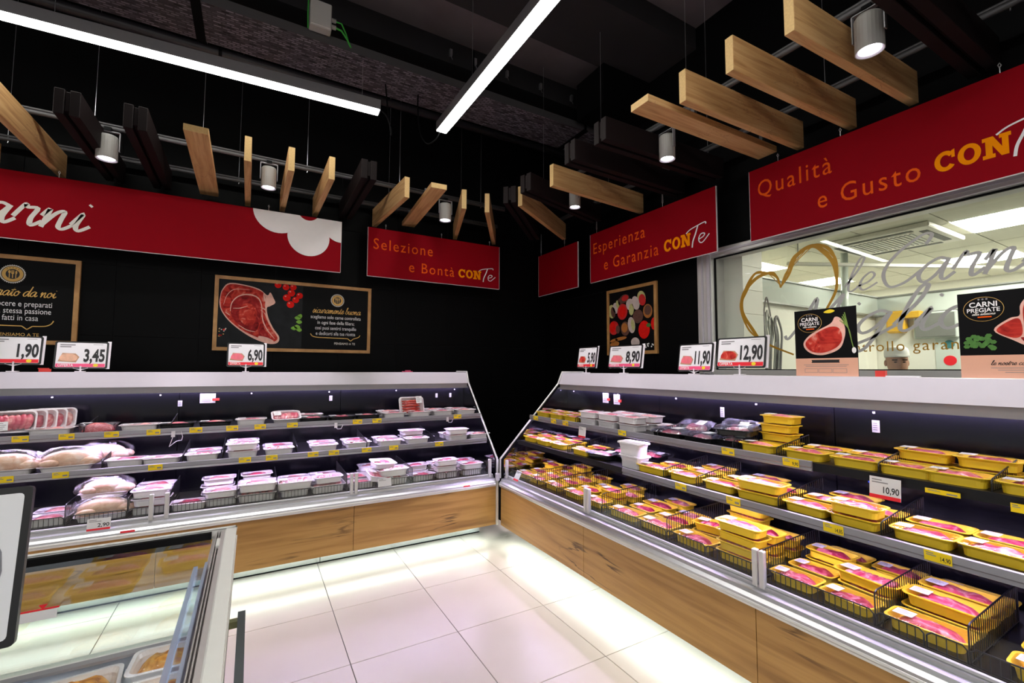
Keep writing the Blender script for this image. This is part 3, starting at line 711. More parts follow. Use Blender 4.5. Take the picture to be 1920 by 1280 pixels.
struct('trim_10', MB().box(2.24, XW-0.02, 3.93, YW-0.02, 0.0, 0.14).box(1.90, 1.96, 3.89, 3.93, 0.08, 0.14), BLACK)

def at(side, u, d, z): return MAP[side](u, d, z)
YAW = {'L': 0.0, 'R': -PI/2}
SH1, SH2, DECK = 1.102, 0.887, 0.587
SIDE = {'L': 'left', 'R': 'right'}
# ---- wire dividers and basket fronts
def wire_divider(length, h0, h1):
    mb = MB(); r = 0.0022
    mb.tube([(0,0,0),(0,0,h0-.015),(0,.004,h0-.004),(0,.015,h0),(0,length,h1),(0,length,0)], r*1.3, 5)
    n = int(length/0.019)
    for k in range(1, n):
        y = length*k/n; mb.tube([(0,y,0),(0,y,h0+(h1-h0)*k/n)], r*.8, 4, caps=False)
    mb.tube([(0,0,.004),(0,length,.004)], r, 4)
    return mb.mesh('wire_divider', BLACKM, merge=False)
def wire_front(length, h):
    mb = MB(); r = 0.0022
    mb.tube([(0,0,0),(0,0,h-.012),(.012,0,h),(length-.012,0,h),(length,0,h-.012),(length,0,0)], r*1.3, 5)
    n = max(3, int(length/0.021))
    for k in range(1, n): mb.tube([(length*k/n,0,0),(length*k/n,0,h)], r*.8, 4, caps=False)
    mb.tube([(0,0,.004),(length,0,.004)], r, 4)
    return mb.mesh('wire_basket_front', BLACKM, merge=False)
WD = {'deck': wire_divider(0.50, .125, .140), 'shelf2': wire_divider(0.40, .055, .10), 'shelf1': wire_divider(0.30, .045, .085)}
ORD = ['first','second','third','fourth','fifth','sixth','seventh','eighth','ninth','tenth','eleventh','twelfth','thirteenth','fourteenth','fifteenth','sixteenth','seventeenth','eighteenth','nineteenth','twentieth']
def ordn(i): return ORD[i] if i < len(ORD) else '%dth' % (i+1)
LEVEL = {'deck': ('bottom deck', DECK, 0.075), 'shelf2': ('lower shelf', SH2, 0.19), 'shelf1': ('upper shelf', SH1, 0.33)}
DIVS = {('R','deck'): [0.49,0.76,1.27,1.81,2.35,2.785,3.04,3.42], ('R','shelf2'): [0.74,1.69,1.92,2.37,2.77,3.185,3.5], ('R','shelf1'): [0.66,1.52,2.05,2.29,2.715,3.05,3.4],
        ('L','deck'): [0.75,1.27,1.75,2.0,2.38,2.59,2.88,3.3], ('L','shelf2'): [0.52,1.10,1.62,2.1,2.33,2.75], ('L','shelf1'): [2.42,2.88]}
for (side, lv), us in DIVS.items():
    nm, z, d0 = LEVEL[lv]
    for i, u in enumerate(us):
        o = link('wire_divider', WD[lv], None, at(side, u, d0, z), (0, 0, YAW[side]))
        tag(o, 'black wire divider on %s counter %s, %s from the corner' % (SIDE[side], nm, ordn(i)), 'wire divider', 'wire dividers in the counters')
FR = {'R': [0.06,0.49,0.76,1.27,1.81,2.06,2.35,2.785,2.93,3.04,3.42,3.8], 'L': [0.06,0.45,0.75,1.27,1.52,1.75,2.0,2.38,2.59,2.88,3.3]}
for side, us in FR.items():
    for i, (a, b) in enumerate(zip(us[:-1], us[1:])):
        # the local x axis runs to the right when facing the counter
        x0 = b if side == 'L' else a
        o = link('wire_basket_front', wire_front(b-a-0.008, .055), None, at(side, x0-0.004 if side == 'L' else x0+0.004, 0.070, DECK), (0, 0, YAW[side]))
        tag(o, 'low black wire basket front on %s counter deck, %s from the corner' % (SIDE[side], ordn(i)), 'basket front', 'wire basket fronts along the decks')

# ------------------------------------------------------------------ packs of meat
def loops_mesh(loops, cap0=True, cap1=False, mb=None):
    mb = mb or MB(); n = len(loops[0]); vs = [p for l in loops for p in l]; fs = []
    for i in range(len(loops)-1):
        for k in range(n):
            fs.append((i*n+k, i*n+(k+1) % n, (i+1)*n+(k+1) % n, (i+1)*n+k))
    if cap0: fs.append(tuple(range(n)))
    if cap1: fs.append(tuple(range((len(loops)-1)*n, len(loops)*n)))
    return mb.add(vs, fs)
def tray_mb(L, Wd, H, tap=0.82, rim=0.008, th=0.006, r=0.028):
    def lp(w, h, rr, z): return [(p[0], p[1], z) for p in rrect(w, h, rr, 4)]
    return loops_mesh([lp(L*tap, Wd*tap, r*.8, 0), lp(L*(tap*.3+.7)-rim*2, Wd*(tap*.3+.7)-rim*2, r, H*.7), lp(L-2*rim, Wd-2*rim, r, H-.004), lp(L, Wd, r, H-.003), lp(L, Wd, r, H),
                       lp(L-2*rim, Wd-2*rim, r*.9, H), lp(L*tap-2*th, Wd*tap-2*th, r*.7, th)], True, True)
def meat_dome(L, Wd, z0, hgt, seed, rough=0.006, n=12, m=8):
    """irregular lump of meat filling the tray"""
    mb = MB(); vs = []; fs = []
    for i in range(n+1):
        for j in range(m+1):
            a = -1+2*i/n; b = -1+2*j/m
            # square to squircle
            x = a*math.sqrt(max(0, 1-b*b*.35))*L/2; y = b*math.sqrt(max(0, 1-a*a*.35))*Wd/2
            e = max(0, (1-a**6)*(1-b**6))
            nz = noise.noise(Vector((x*28+seed*7, y*28, seed*3.1)))
            z = z0 + hgt*e*(.75+.25*(1-a*a)*(1-b*b)) + nz*rough*e*1.5
            vs.append((x+noise.noise(Vector((x*20, y*20+9, seed)))*.006*e, y, z))
    for i in range(n):
        for j in range(m):
            k = i*(m+1)+j; fs.append((k, k+1, k+m+2, k+m+1))
    return mb.add(vs, fs)
def meat_slices(L, Wd, z0, hgt, seed, n=6):
    mb = MB(); r = random.Random(seed)
    for i in range(n):
        x = -L*.36+L*.72*i/(n-1)
        M = Matrix.Rotation(R_(-24+r.uniform(-6,6)), 3, 'Y') @ Matrix.Rotation(R_(r.uniform(-10,10)), 3, 'Z')
        mb.ell((x, r.uniform(-.008,.008), z0+hgt*.55), (L*.16, Wd*.44, hgt*.32), 12, 5, M)
    return mb
def meat_links(L, Wd, z0, hgt, seed, n=4):
    mb = MB(); r = random.Random(seed)
    for i in range(n):
        y = -Wd*.33+Wd*.66*i/(n-1)
        mb.tube([(-L*.42,y,z0+hgt*.4),(-L*.2,y+r.uniform(-.006,.006),z0+hgt*.5),(L*.2,y+r.uniform(-.006,.006),z0+hgt*.5),(L*.42,y,z0+hgt*.4)], [.006,Wd*.10,Wd*.10,.006], 8)
    return mb
def meat_balls(L, Wd, z0, hgt, seed, nx=5, ny=3):
    mb = MB()
    for i in range(nx):
        for j in range(ny):
            mb.ell((-L*.38+L*.76*i/(nx-1), -Wd*.3+Wd*.6*j/(ny-1), z0+hgt*.45), (L*.095, Wd*.15, hgt*.55), 8, 5)
    return mb
def film_mb(L, Wd, H, lift=0.004, sag=0.002):
    mb = MB()
    l0 = [(p[0], p[1], H+0.0006) for p in rrect(L, Wd, .028, 4)]
    l1 = [(p[0], p[1], H+lift) for p in rrect(L*.8, Wd*.76, .03, 4)]
    l2 = [(p[0], p[1], H+lift-sag) for p in rrect(L*.35, Wd*.3, .01, 4)]
    return loops_mesh([l0, l1, l2], False, True, mb)
PACK = {}
def pack_kind(key, tray, tm, size, meat, mm, fill=0.85, wfill=1.0, label=True, lift=0.006, foot=0.005, labw=0.24):
    L, Wd, H = size; d = {}
    d['size'] = size
    d['tray'] = tray_mb(L, Wd, H).mesh('tray', tm, smooth=False)
    mb = meat(L*fill, Wd*fill*wfill, .007, H*.95 - .004 + lift*.4)
    d['meat'] = mb.mesh('meat', mm, smooth=True)
    d['film'] = film_mb(L*.995, Wd*.995, H, lift).mesh('film', FILM, smooth=True)
    if label:
        # drawn at the origin, placed where the pack's maker decides
        lb = MB(); a, b = L*labw, Wd*.40
        lb.box(-a/2, a/2, -b/2, b/2, 0, .0008)
        lb.mi = 1
        for k in range(4): lb.flat([(-a*.4,b*(-.32+.2*k)),(a*(.1+.25*((k*7) % 3)/2),b*(-.32+.2*k)),(a*(.1+.25*((k*7) % 3)/2),b*(-.25+.2*k)),(-a*.4,b*(-.25+.2*k))], .001)
        d['label'] = lb.mesh('label', [PAPER, GREYINK], merge=False)
    d['lift'] = lift
    PACK[key] = d
K = lambda f, s, **k: (lambda L, Wd, z0, h: f(L, Wd, z0, h, s, **k))
YB, YS = (0.240, 0.128, 0.042), (0.198, 0.125, 0.040)
for i in range(3):
    pack_kind('yb%d' % i, None, YTRAY, YB, K(meat_dome, i+1), MEAT[(1,0,1)[i]], .84, .82)
    pack_kind('ys%d' % i, None, YTRAY, YS, K(meat_dome, i+11), MEAT[(0,1,4)[i]], .84, .84)
pack_kind('yl', None, YTRAY, YB, K(meat_slices, 3, n=7), MEAT[1], .80)
WS, WB = (0.212, 0.140, 0.045), (0.262, 0.172, 0.055)
for i in range(3):
    pack_kind('ws%d' % i, None, WTRAY, WS, K(meat_dome, i+21), MEAT[(2,1,4)[i]], .80)
    pack_kind('wb%d' % i, None, WTRAY, WB, (K(meat_dome, 31), K(meat_slices, 32), K(meat_balls, 33))[i], MEAT[(4,2,2)[i]], .82, lift=.012)
pack_kind('wr', None, WTRAY, WS, K(meat_dome, 41), MEAT[0], .80)
pack_kind('wl', None, WTRAY, WS, K(meat_slices, 42), MEAT[1], .84, lift=.016)
pack_kind('wk', None, WTRAY, (0.235,0.165,0.045), K(meat_links, 43, n=5), mat('sausage_red', (0.50,0.035,0.02), 0.3, var=0.4, vscale=30), .84, lift=.010)
pack_kind('wm', None, WTRAY, WS, K(meat_balls, 44, nx=3, ny=2), MEAT[3], .80, lift=.012)
pack_kind('we', None, WTRAY, (0.225,0.145,0.04), K(meat_dome, 45), MEAT[2], .78, lift=.001)
pack_kind('bk', None, BTRAY, (0.235,0.150,0.034), K(meat_dome, 46), MEAT[1], .62)
pack_kind('bd', None, BTRAY, (0.225,0.145,0.038), K(meat_dome, 47), MEAT[4], .80, lift=.002)
pack_kind('cm', None, sheet('clear_mince_box', (0.90,0.86,0.92), 0.12, 0.1), (0.215,0.14,0.055), K(meat_dome, 48), MEAT[3], .80)
HIGH = {k: d['size'][2]+d['lift'] for k, d in PACK.items()}
# chicken in a bag on a tray
cb = MB()
cb.ell((0,0,.065), (.125,.07,.058), 14, 9); cb.ell((.10,-.035,.05), (.06,.032,.03), 10, 6); cb.ell((.10,.035,.05), (.06,.032,.03), 10, 6); cb.ell((-.075,-.06,.055), (.05,.022,.022), 8, 6); cb.ell((-.075,.06,.055), (.05,.022,.022), 8, 6)
CHK = cb.mesh('chicken', CHICK, smooth=True)
bg = MB(); bl = []
for (s, z, q) in ((1.0,.035,.0), (1.06,.06,.01), (.95,.10,.015), (.55,.135,.01), (.15,.145,.0)):
    bl.append([(p[0]*s + q*math.sin(k*1.7)*.6, p[1]*s+q*math.cos(k*2.1)*.5, z + q*math.sin(k*1.3)*.5) for k, p in enumerate(rrect(.30,.165,.05,5))])
loops_mesh(bl, False, True, bg)
BAG = bg.mesh('bag', BAGFILM, smooth=True)
CTRAY = tray_mb(0.27, 0.155, 0.035).mesh('tray', WTRAY)
# clear lid for the black boxes, milky tub
LIDM = loops_mesh([[(p[0],p[1],.034) for p in rrect(.24,.155,.03)], [(p[0],p[1],.037) for p in rrect(.235,.15,.03)], [(p[0],p[1],.055) for p in rrect(.20,.115,.03)], [(p[0],p[1],.057) for p in rrect(.16,.08,.02)]], False, True).mesh('lid', CLEARP, smooth=True)
TUBM = tray_mb(0.20, 0.125, 0.075, 0.80).mesh('tub', TUB)
TUBL = loops_mesh([[(p[0],p[1],.076) for p in rrect(.204,.129,.03)], [(p[0],p[1],.082) for p in rrect(.200,.125,.03)]], True, True).mesh('tub_lid', TUB)

WHAT = {'y': 'yellow tray', 'w': 'white tray', 'b': 'black tray', 'c': 'clear box'}
FILLN = {'ws0':'pale pork','ws1':'pink meat','ws2':'streaky pork','wb0':'pork ribs','wb1':'pork slices','wb2':'pork medallions','wr':'red meat','wl':'folded slices','wk':'sausages','wm':'meatballs','we':'pale slices','bk':'pink meat','bd':'streaky meat','cm':'red mince',
         'yb0':'pink meat','yb1':'red meat','yb2':'pale meat','ys0':'red meat','ys1':'pink meat','ys2':'streaky meat','yl':'sliced pink meat'}
def pack(key, side, u, d, z, lab, yaw=0.0, tilt=(0,0), grp='packs of meat in the counters', labpos=None, notag=False):
    P = PACK[key]; L, Wd, H = P['size']
    o = thing('meat_pack', lab, 'meat pack', at(side, u, d, z) if side else (u, d, z), (0, 0, 0), grp)
    # tilt[0]: roll about its long axis (front edge up is positive), tilt[1]: about its depth axis
    M = Matrix.Rotation((YAW[side] if side else 0)+yaw, 4, 'Z') @ Matrix.Rotation(tilt[0], 4, 'X') @ Matrix.Rotation(tilt[1], 4, 'Y')
    o.rotation_euler = M.to_euler()
    for n in ('tray','meat','film'): link(n, P[n], o)
    if 'label' in P:
        lx, ly = labpos if labpos else (-L*.30, rng.uniform(-.01,.01))
        link('label', P['label'], o, (lx, ly, H+P['lift']+0.0004), (0, 0, rng.uniform(-.08,.08)))
    return o
COUNT = {}
def row(side, lv, items, rowname, d, z0=None):
    """items: list of (u, [kinds bottom to top]) going away from the corner"""
    nm, z, _ = LEVEL[lv]; z = z0 or z
    for i, it in enumerate(sorted([q for q in items if q[1]], key=lambda q: q[0])):
        u, ks = it[0], it[1]; yw = it[2] if len(it) > 2 else rng.uniform(-.05,.05); dd = it[3] if len(it) > 3 else rng.uniform(-.006,.006)
        zz = z + 0.0005
        for q, k in enumerate(ks):
            pos = '' if len(ks) == 1 else (', top of stack' if q == len(ks)-1 else (', bottom of stack' if q == 0 else ', layer %d of stack' % (q+1)))
            lab = '%s, %s, %s %s, %s, %s from corner%s' % (WHAT[k[0]], FILLN[k], SIDE[side], nm, rowname, ordn(i), pos)
            pack(k, side, u + (rng.uniform(-.006,.006) if q else 0), d+dd + (rng.uniform(-.005,.005) if q else 0), zz, lab, yw + (rng.uniform(-.04,.04) if q else 0))
            zz += HIGH[k] + .001
yb = lambda: 'yb%d' % rng.randrange(3)
ys = lambda: 'ys%d' % rng.randrange(3)
ws = lambda: 'ws%d' % rng.randrange(3)
# ---- right counter, bottom deck: four rows deep
row('R','deck', [(.17,[ys()]),(.38,[ys()]),(.625,[ys()]),(.88,[ys()]),(1.12,[ys()]),(1.41,[yb()],.1),(1.67,[yb()]),(1.94,[yb()]),(2.20,['yb0','yb2','yb1','yb0']),(2.46,['ys1']),(2.67,['ys0'],-.06),(2.912,['yb0']),(3.23,['yb2']),(3.55,['yb0'])], 'front row', .165)
row('R','deck', [(.17,[ys()]),(.38,[ys()]),(.625,[ys()]),(.88,[ys()]),(1.12,[ys(),ys()]),(1.42,[ys()]),(1.67,[yb()]),(1.95,['yb1','yl'],.2),(2.20,['yb1','yb0','yb1']),(2.46,['ys0']),(2.67,['ys1','yl'],-.12),(2.912,['yb1','yb0']),(3.23,['yb0']),(3.55,['yb1'])], 'second row', .315)
row('R','deck', [(.17,[ys(),ys()]),(.38,[ys()]),(.625,[ys()]),(.90,[ys()]),(1.13,[ys()]),(1.42,[yb()]),(1.68,[ys()]),(1.94,['yb0']),(2.20,['yb2','yb0']),(2.46,['ys1','ys0']),(2.67,['ys0']),(2.912,['yb0','yb2']),(3.23,['yb1'])], 'third row', .46)
row('R','deck', [(.17,[ys()]),(.38,[ys(),ys()]),(.63,[ys()]),(1.0,[ys()]),(1.45,[ys()]),(1.95,['yb0','yb1','yb2','yb0']),(2.46,['ys0']),(2.67,['ys1']),(2.912,['yb2'])], 'back row', .62)
# lower shelf
row('R','shelf2', [(.13,[ys()]),(.34,[ys()]),(.55,[ys()]),(.86,[ys()]),(1.56,['yb0'],.03),(1.79,['ys1']),(2.03,['ys0']),(2.245,['yb1','yb0']),(2.47,['ys1']),(2.66,['ys0','ys1']),(2.88,['ys0']),(3.075,['ys1']),(3.29,['ys2'])], 'front row', .265)
row('R','shelf2', [(.13,[ys()]),(.34,[ys()]),(.55,[ys()]),(.86,[ys()]),(1.60,[ys()]),(1.81,[ys()]),(2.05,[ys()]),(2.26,[ys()]),(2.48,[ys()]),(2.67,[ys()]),(2.88,['ys0']),(3.08,['ys0']),(3.29,['ys0'])], 'second row', .42)
row('R','shelf2', [(.13,['bk']),(.37,['bk']),(1.79,[ys()]),(2.10,[ys()]),(2.52,[ys()])], 'back row', .58)
# upper shelf
row('R','shelf1', [(.13,[ys()]),(.34,[ys()]),(.55,[ys()]),(.78,[ws(),ws()]),(1.0,[ws(),ws()]),(1.22,[ws(),ws()]),(1.41,[]),(2.16,['ys2'],.02),(2.40,['ys1']),(2.61,['ys0']),(2.79,['ys0'],.02),(2.945,['ys1']),(3.15,['ys0']),(3.4,['ys1'])], 'front row', .405)
row('R','shelf1', [(.13,[ys()]),(.34,[ys()]),(.55,[ys()]),(.78,[ws()]),(1.0,[ws(),ws()]),(1.22,[ws(),ws()]),(1.44,[ws()]),(2.18,['ys2','ys1','ys0','ys2']),(2.41,['ys0']),(2.61,['ys1']),(2.80,['ys1','ys0']),(2.99,['ys1','ys0']),(3.20,['ys1'])], 'back row', .57)
# boxes with clear lids, sliced meat in black trays, white tubs
def lidbox(side, u, d, z, lab, yaw=0.0, tilt=(0,0)):
    o = pack('bk', side, u, d, z, lab, yaw, tilt, 'boxes with clear lids', labpos=(.05,.0))
    link('lid', LIDM, o)
    for c in o.children:
        if c.name.startswith('label'): c.location.z = .0585
    return o
lidbox('R', 1.56, .41, SH1, 'black box with clear lid beside the white trays, right upper shelf front', .1, (.06,0))
lidbox('R', 1.62, .58, SH1+.035, 'black box with clear lid propped up behind, right upper shelf', .1, (.35,0))
lidbox('R', 1.80, .41, SH1, 'black box with clear lid in the middle of the lid boxes, upper shelf', -.12, (.03,0))
lidbox('R', 1.90, .615, SH1+.055, 'black box with clear lid standing steeply against the back, right upper shelf', .0, (.62,0))
lidbox('R', 1.985, .47, SH1+.062, 'black box with clear lid lying on another beside yellow stack', .15, (.05,-.02))
lidbox('R', 1.985, .45, SH1, 'lowest black box with clear lid beside the yellow stack', -.05, (.0,0))
for i, (u, d, yw, tl) in enumerate(((1.06,.27,.2,.06), (1.24,.36,-.2,.12), (1.06,.46,.1,.03), (1.27,.55,0,.1))):
    pack('bk', 'R', u, d, SH2+.012, 'black tray of sliced meat beside the white tubs, %s one, right lower shelf' % ORD[i], yw, (tl,0), labpos=(.05,.02))
for i, (u, z) in enumerate(((1.385, SH2), (1.375, SH2+.083))):
    o = thing('plastic_tub', '%s milky white plastic tub of the stack on right lower shelf' % ('lower','upper')[i], 'tub', at('R', u, .26, z), (0,0,YAW['R']+.1*i), 'white tubs')
    link('tub', TUBM, o); link('tub_lid', TUBL, o)
# ---- left counter
def chicken(side, u, d, z, lab, yaw=0.0, tilt=(0,0), sc=1.0):
    o = thing('bagged_chicken', lab, 'chicken', at(side, u, d, z), (tilt[0], tilt[1], YAW[side]+yaw), 'bagged chickens')
    o.scale = (sc, sc, sc)
    link('tray', CTRAY, o); link('chicken', CHK, o); link('bag', BAG, o)
    return o
row('L','deck', [(.18,['wr','ws1']),(.42,['ws1','ws0','wr']),(.64,['wr'],.1),(.90,['wb0','wb1'],.1),(1.15,['ws1']),(1.40,['wb1','wl']),(1.63,['ws0','wb2']),(1.875,['wb2','wb0']),(2.09,['ws1','ws2'],.02),(2.275,['wr'],-.03,-.02),(2.485,['ws0','ws2','ws0']),(2.98,['ws2']),(3.12,[]),(3.42,['wb0'])], 'front row', .17)
row('L','deck', [(.18,['ws1','wr']),(.42,['ws0','ws1']),(.64,['ws2','ws1']),(.95,['ws1','ws0']),(1.16,['wb0']),(1.42,['ws0','ws1']),(1.63,['ws2','ws0']),(1.88,['ws1','ws0','ws1']),(2.12,['ws2','ws1','ws0']),(2.485,['ws0','ws1','ws2']),(2.98,['ws0'])], 'second row', .345)
row('L','deck', [(.30,['ws0']),(.70,['ws1']),(1.0,['ws2','ws0']),(1.5,['ws1']),(1.9,['ws0']),(2.5,['ws2'])], 'back row', .52)
chicken('L', 2.725, .17, DECK, 'lower bagged chicken of the pair on left bottom deck', .15)
chicken('L', 2.735, .24, DECK+.115, 'upper bagged chicken of the pair on left bottom deck', -.1, (-.06,0), .92)
pack('ws1', 'L', .97, .20, DECK+.135, 'white tray of pink meat leaning across the big pile, left bottom deck', .3, (.2,.1))
pack('wl', 'L', 1.02, .13, DECK+.05, 'white tray of folded slices tipped against the glass post, left bottom deck', .15, (.25,.25))
row('L','shelf2', [(.06,['ws0']),(.28,['ws1','ws0']),(.52,[]),(.66,['ws1']),(.90,['ws1']),(1.16,['ws0']),(1.42,['ws2']),(1.74,['wm']),(1.975,['ws0','ws1']),(2.22,['ws1']),(2.45,['we']),(2.64,['wr'],-.05)], 'front row', .26)
row('L','shelf2', [(.28,['ws0']),(.66,['ws0','we']),(.90,['ws0']),(1.16,['ws1']),(1.42,['ws0']),(1.74,['ws1']),(1.975,['ws0','ws0']),(2.22,['ws2'])], 'second row', .43)
chicken('L', 2.93, .27, SH2, 'bagged chicken on the tray in the middle of the left lower shelf', .1)
chicken('L', 2.80, .47, SH2, 'bagged chicken behind, partly under another on the left lower shelf', -.2)
chicken('L', 3.20, .27, SH2, 'bagged chicken nearest the frame edge on the left lower shelf', .0)
row('L','shelf1', [(.14,['ws0']),(.34,[]),(.37,['ws1']),(.60,['ws1']),(.83,['ws1']),(1.06,['bd']),(1.27,['bk']),(1.49,['bk']),(1.93,['ws1']),(2.13,[]),(2.16,['bd']),(2.39,['bd']),(2.60,['we']),(2.82,['cm'])], 'front row', .40)
row('L','shelf1', [(.16,['ws1']),(.40,['ws0']),(.83,['ws0']),(1.5,['ws1'])], 'back row', .57)
pack('we', 'L', 3.05, .40, SH1, 'shallow white tray beside the upright leaning trays, left upper shelf')
pack('wl', 'L', 1.69, .41, SH1+.02, 'white tray of red slices tipped towards the aisle, left upper shelf', .05, (.42,0))
pack('wk', 'L', .66, .46, SH1+.083, 'white tray of sausages standing upright near the corner, left upper shelf', 0.05, (1.25,0), labpos=(.07,.05))
for i in range(5):
    pack(('ws0','ws1','ws2','wr','wl')[i], 'L', 3.09+i*0.036, .61-.046*i, SH1+.075, 'white tray standing upright on left upper shelf, %s of the leaning row' % ORD[i], .12, (1.25,0), labpos=(-.04,-.03))

# ------------------------------------------------------------------ shelf-edge price cards and notices
def price_card(name, side, u, d, z, w, h, lab, tilt=0.12, m=YELTAG, txt=None, bars=True):
    o = thing(name, lab, 'price card', at(side, u, d, z), (PI/2-tilt, 0, YAW[side]), 'price cards on the shelf edges')
    part('card', MB().box(-w/2, w/2, -h/2, h/2, -.001, 0), m, o)
    if txt: text(txt, h*.62, INK, o, w*.46, -h*.30, .0006, align='RIGHT', bold=.012, width=w*.36)
    mb = MB()
    for k in range(2): mb.flat([(-w*.42,h*(.05+.2*k)),(w*(-.05-.1*k),h*(.05+.2*k)),(w*(-.05-.1*k),h*(.14+.2*k)),(-w*.42,h*(.14+.2*k))], .0005)
    if not txt: mb.flat([(w*.12,-h*.25),(w*.42,-h*.25),(w*.42,h*.02),(w*.12,h*.02)], .0005)
    part('print', mb, GREYINK, o)
    return o
TAGS = {('L','shelf1'): [.26,1.0,1.16,1.65,1.87,2.05,2.27,2.51,2.73,2.95,3.16], ('L','shelf2'): [.49,.89,1.11,1.36,1.51,1.79,1.96,2.47,2.93,3.17],
        ('R','shelf1'): [.13,.41,.58,1.24,2.05,2.38], ('R','shelf2'): [1.85,2.17,2.62,2.95]}
READ = {('R','shelf2',2.62): '14,85', ('R','shelf2',2.95): '14,90', ('R','shelf1',2.38): '9,90'}
for (side, lv), us in TAGS.items():
    nm, z, d0 = LEVEL[lv]; de = {'shelf1': .315, 'shelf2': .175}[lv]
    for i, u in enumerate(us):
        price_card('price_card', side, u, de-.029, z-.010, .075, .036, 'small yellow price card on %s counter %s edge, %s from corner' % (SIDE[side], nm, ordn(i)), -.05, txt=READ.get((side,lv,u)))
def white_card(side, u, d, z, w, h, lab, price, tilt=0.2, red=True):
    o = thing('price_card', lab, 'price card', at(side, u, d, z), (PI/2-tilt, 0, YAW[side]))
    part('card', MB().box(-w/2, w/2, -h/2, h/2, -.0015, 0), PAPER, o)
    if red: part('band', MB().flat([(-w/2,-h/2),(w/2,-h/2),(w/2,-h*.33),(-w/2,-h*.33)], .0006), REDP, o)
    if price: text(price, h*.42, INK, o, w*.45, -h*.22, .0008, align='RIGHT', bold=.015, width=w*.5)
    mb = MB()
    for k in range(2): mb.flat([(-w*.42,h*(.22+.12*k)),(w*(.1-.2*k),h*(.22+.12*k)),(w*(.1-.2*k),h*(.27+.12*k)),(-w*.42,h*(.27+.12*k))], .0006)
    part('print', mb, GREYINK, o)
    return o
white_card('L', 2.70, -.034, .600, .108, .068, 'white price card reading 2,90 clipped to left counter rail', '2,90', .15)
white_card('R', 2.755, .275, 1.055, .105, .085, 'white price card reading 10,90 on right counter upper shelf', '10,90', .1)
white_card('R', .80, .285, 1.045, .085, .085, 'small red and white price card hanging on right upper shelf', None, .1)
white_card('L', .995, .008, .635, .105, .062, 'white card with barcode bars in left deck basket front', None, .2, red=False)
white_card('R', .20, .055, .615, .08, .09, 'red and white card standing at the corner of right deck', None, .5)
price_card('price_card', 'R', 2.93, .282, 1.078, .10, .018, 'narrow yellow strip card on black edge of right upper shelf', 0)
price_card('price_card', 'R', 3.13, .282, 1.072, .05, .03, 'yellow card at the frame edge on right upper shelf', 0)
def back_label(side, u, z, w, h, lab, red=False):
    o = thing('shelf_notice', lab, 'notice', at(side, u, .7405, z), (PI/2, 0, YAW[side]))
    part('sheet', MB().box(-w/2, w/2, -h/2, h/2, -.0012, .0), PAPER, o)
    mb = MB()
    for k in range(4): mb.flat([(-w*.38,h*(-.32+.18*k)),(w*.2,h*(-.32+.18*k)),(w*.2,h*(-.26+.18*k)),(-w*.38,h*(-.26+.18*k))], .0005)
    part('print', mb, GREYINK, o)
    if red: part('clip', MB().box(w*.3, w*.75, -h*.25, 0, .0, .004), mat('red_plastic', (0.75,0.05,0.04), 0.4), o)
back_label('L', 2.42, 1.255, .028, .045, 'small white tag on left counter back panel, third from the corner')
back_label('L', 2.24, 1.29, .105, .075, 'white notice with red clip on left counter back panel', True)
back_label('L', 1.31, 1.265, .026, .045, 'small white tag in the middle of left counter back panel')
back_label('L', .30, 1.265, .022, .042, 'small white tag second from the corner on left back panel')
back_label('L', .15, 1.265, .022, .042, 'small white tag next to the corner on left back panel')
back_label('R', .56, 1.285, .075, .085, 'white notice with red clip nearest the corner, right back panel', True)
back_label('R', .70, 1.28, .075, .085, 'white notice with red clip second from the corner, right back panel', True)
back_label('R', 1.70, 1.255, .03, .065, 'small white tag above the lid boxes on right back panel')
back_label('R', 2.55, 1.255, .032, .06, 'small white tag above the yellow trays on right back panel')
o = thing('blue_clip', 'bright blue plastic clip under the right upper shelf', 'clip', at('R', 2.61, .56, 0.99), (0,0,YAW['R']))
part('body', MB().box(-.012,.012,-.008,.008,0,.09).box(-.03,.03,-.01,.01,.06,.08).box(-.025,.025,-.01,.01,.02,.035), mat('blue_plastic', (0.01,0.06,0.55), 0.4), o)
for i, (u, lv) in enumerate(((2.40,'shelf1'),(1.33,'shelf1'),(.36,'shelf1'))):
    nm, z, d0 = LEVEL[lv]
    o = thing('hanging_loop', 'thin white plastic loop hanging from left upper shelf edge, %s from corner' % ordn(2-i), 'loop', at('L', u, .286, z-.03), (0,0,0), 'white plastic loops')
    part('clip', MB().box(-.011,.011,-.004,.0,-.02,.02), TUB, o)
    part('loop', MB().tube([(0,-.002,-.015),(-.012,-.004,-.06),(-.02,-.004,-.085),(.02,-.004,-.05),(.05,-.004,-.045),(.055,-.004,-.02),(.045,-.004,.015)] if i == 0 else [(0,-.002,-.01),(.012,-.004,-.03),(.04,-.004,-.03),(.055,-.004,.0)], .0022, 5), TUB, o)
o = thing('rail_sticker', 'red sticker on the left counter rail near the white card', 'sticker', LM(2.565, -.0285, .532))
part('sticker', MB().box(-.035,.035,0,.002,-.006,.006), REDP, o)
o = thing('rail_sticker', 'small red sticker on the left counter rail near the corner', 'sticker', LM(.30, -.0285, .528))
part('sticker', MB().box(-.03,.03,0,.004,-.005,.005), REDP, o)

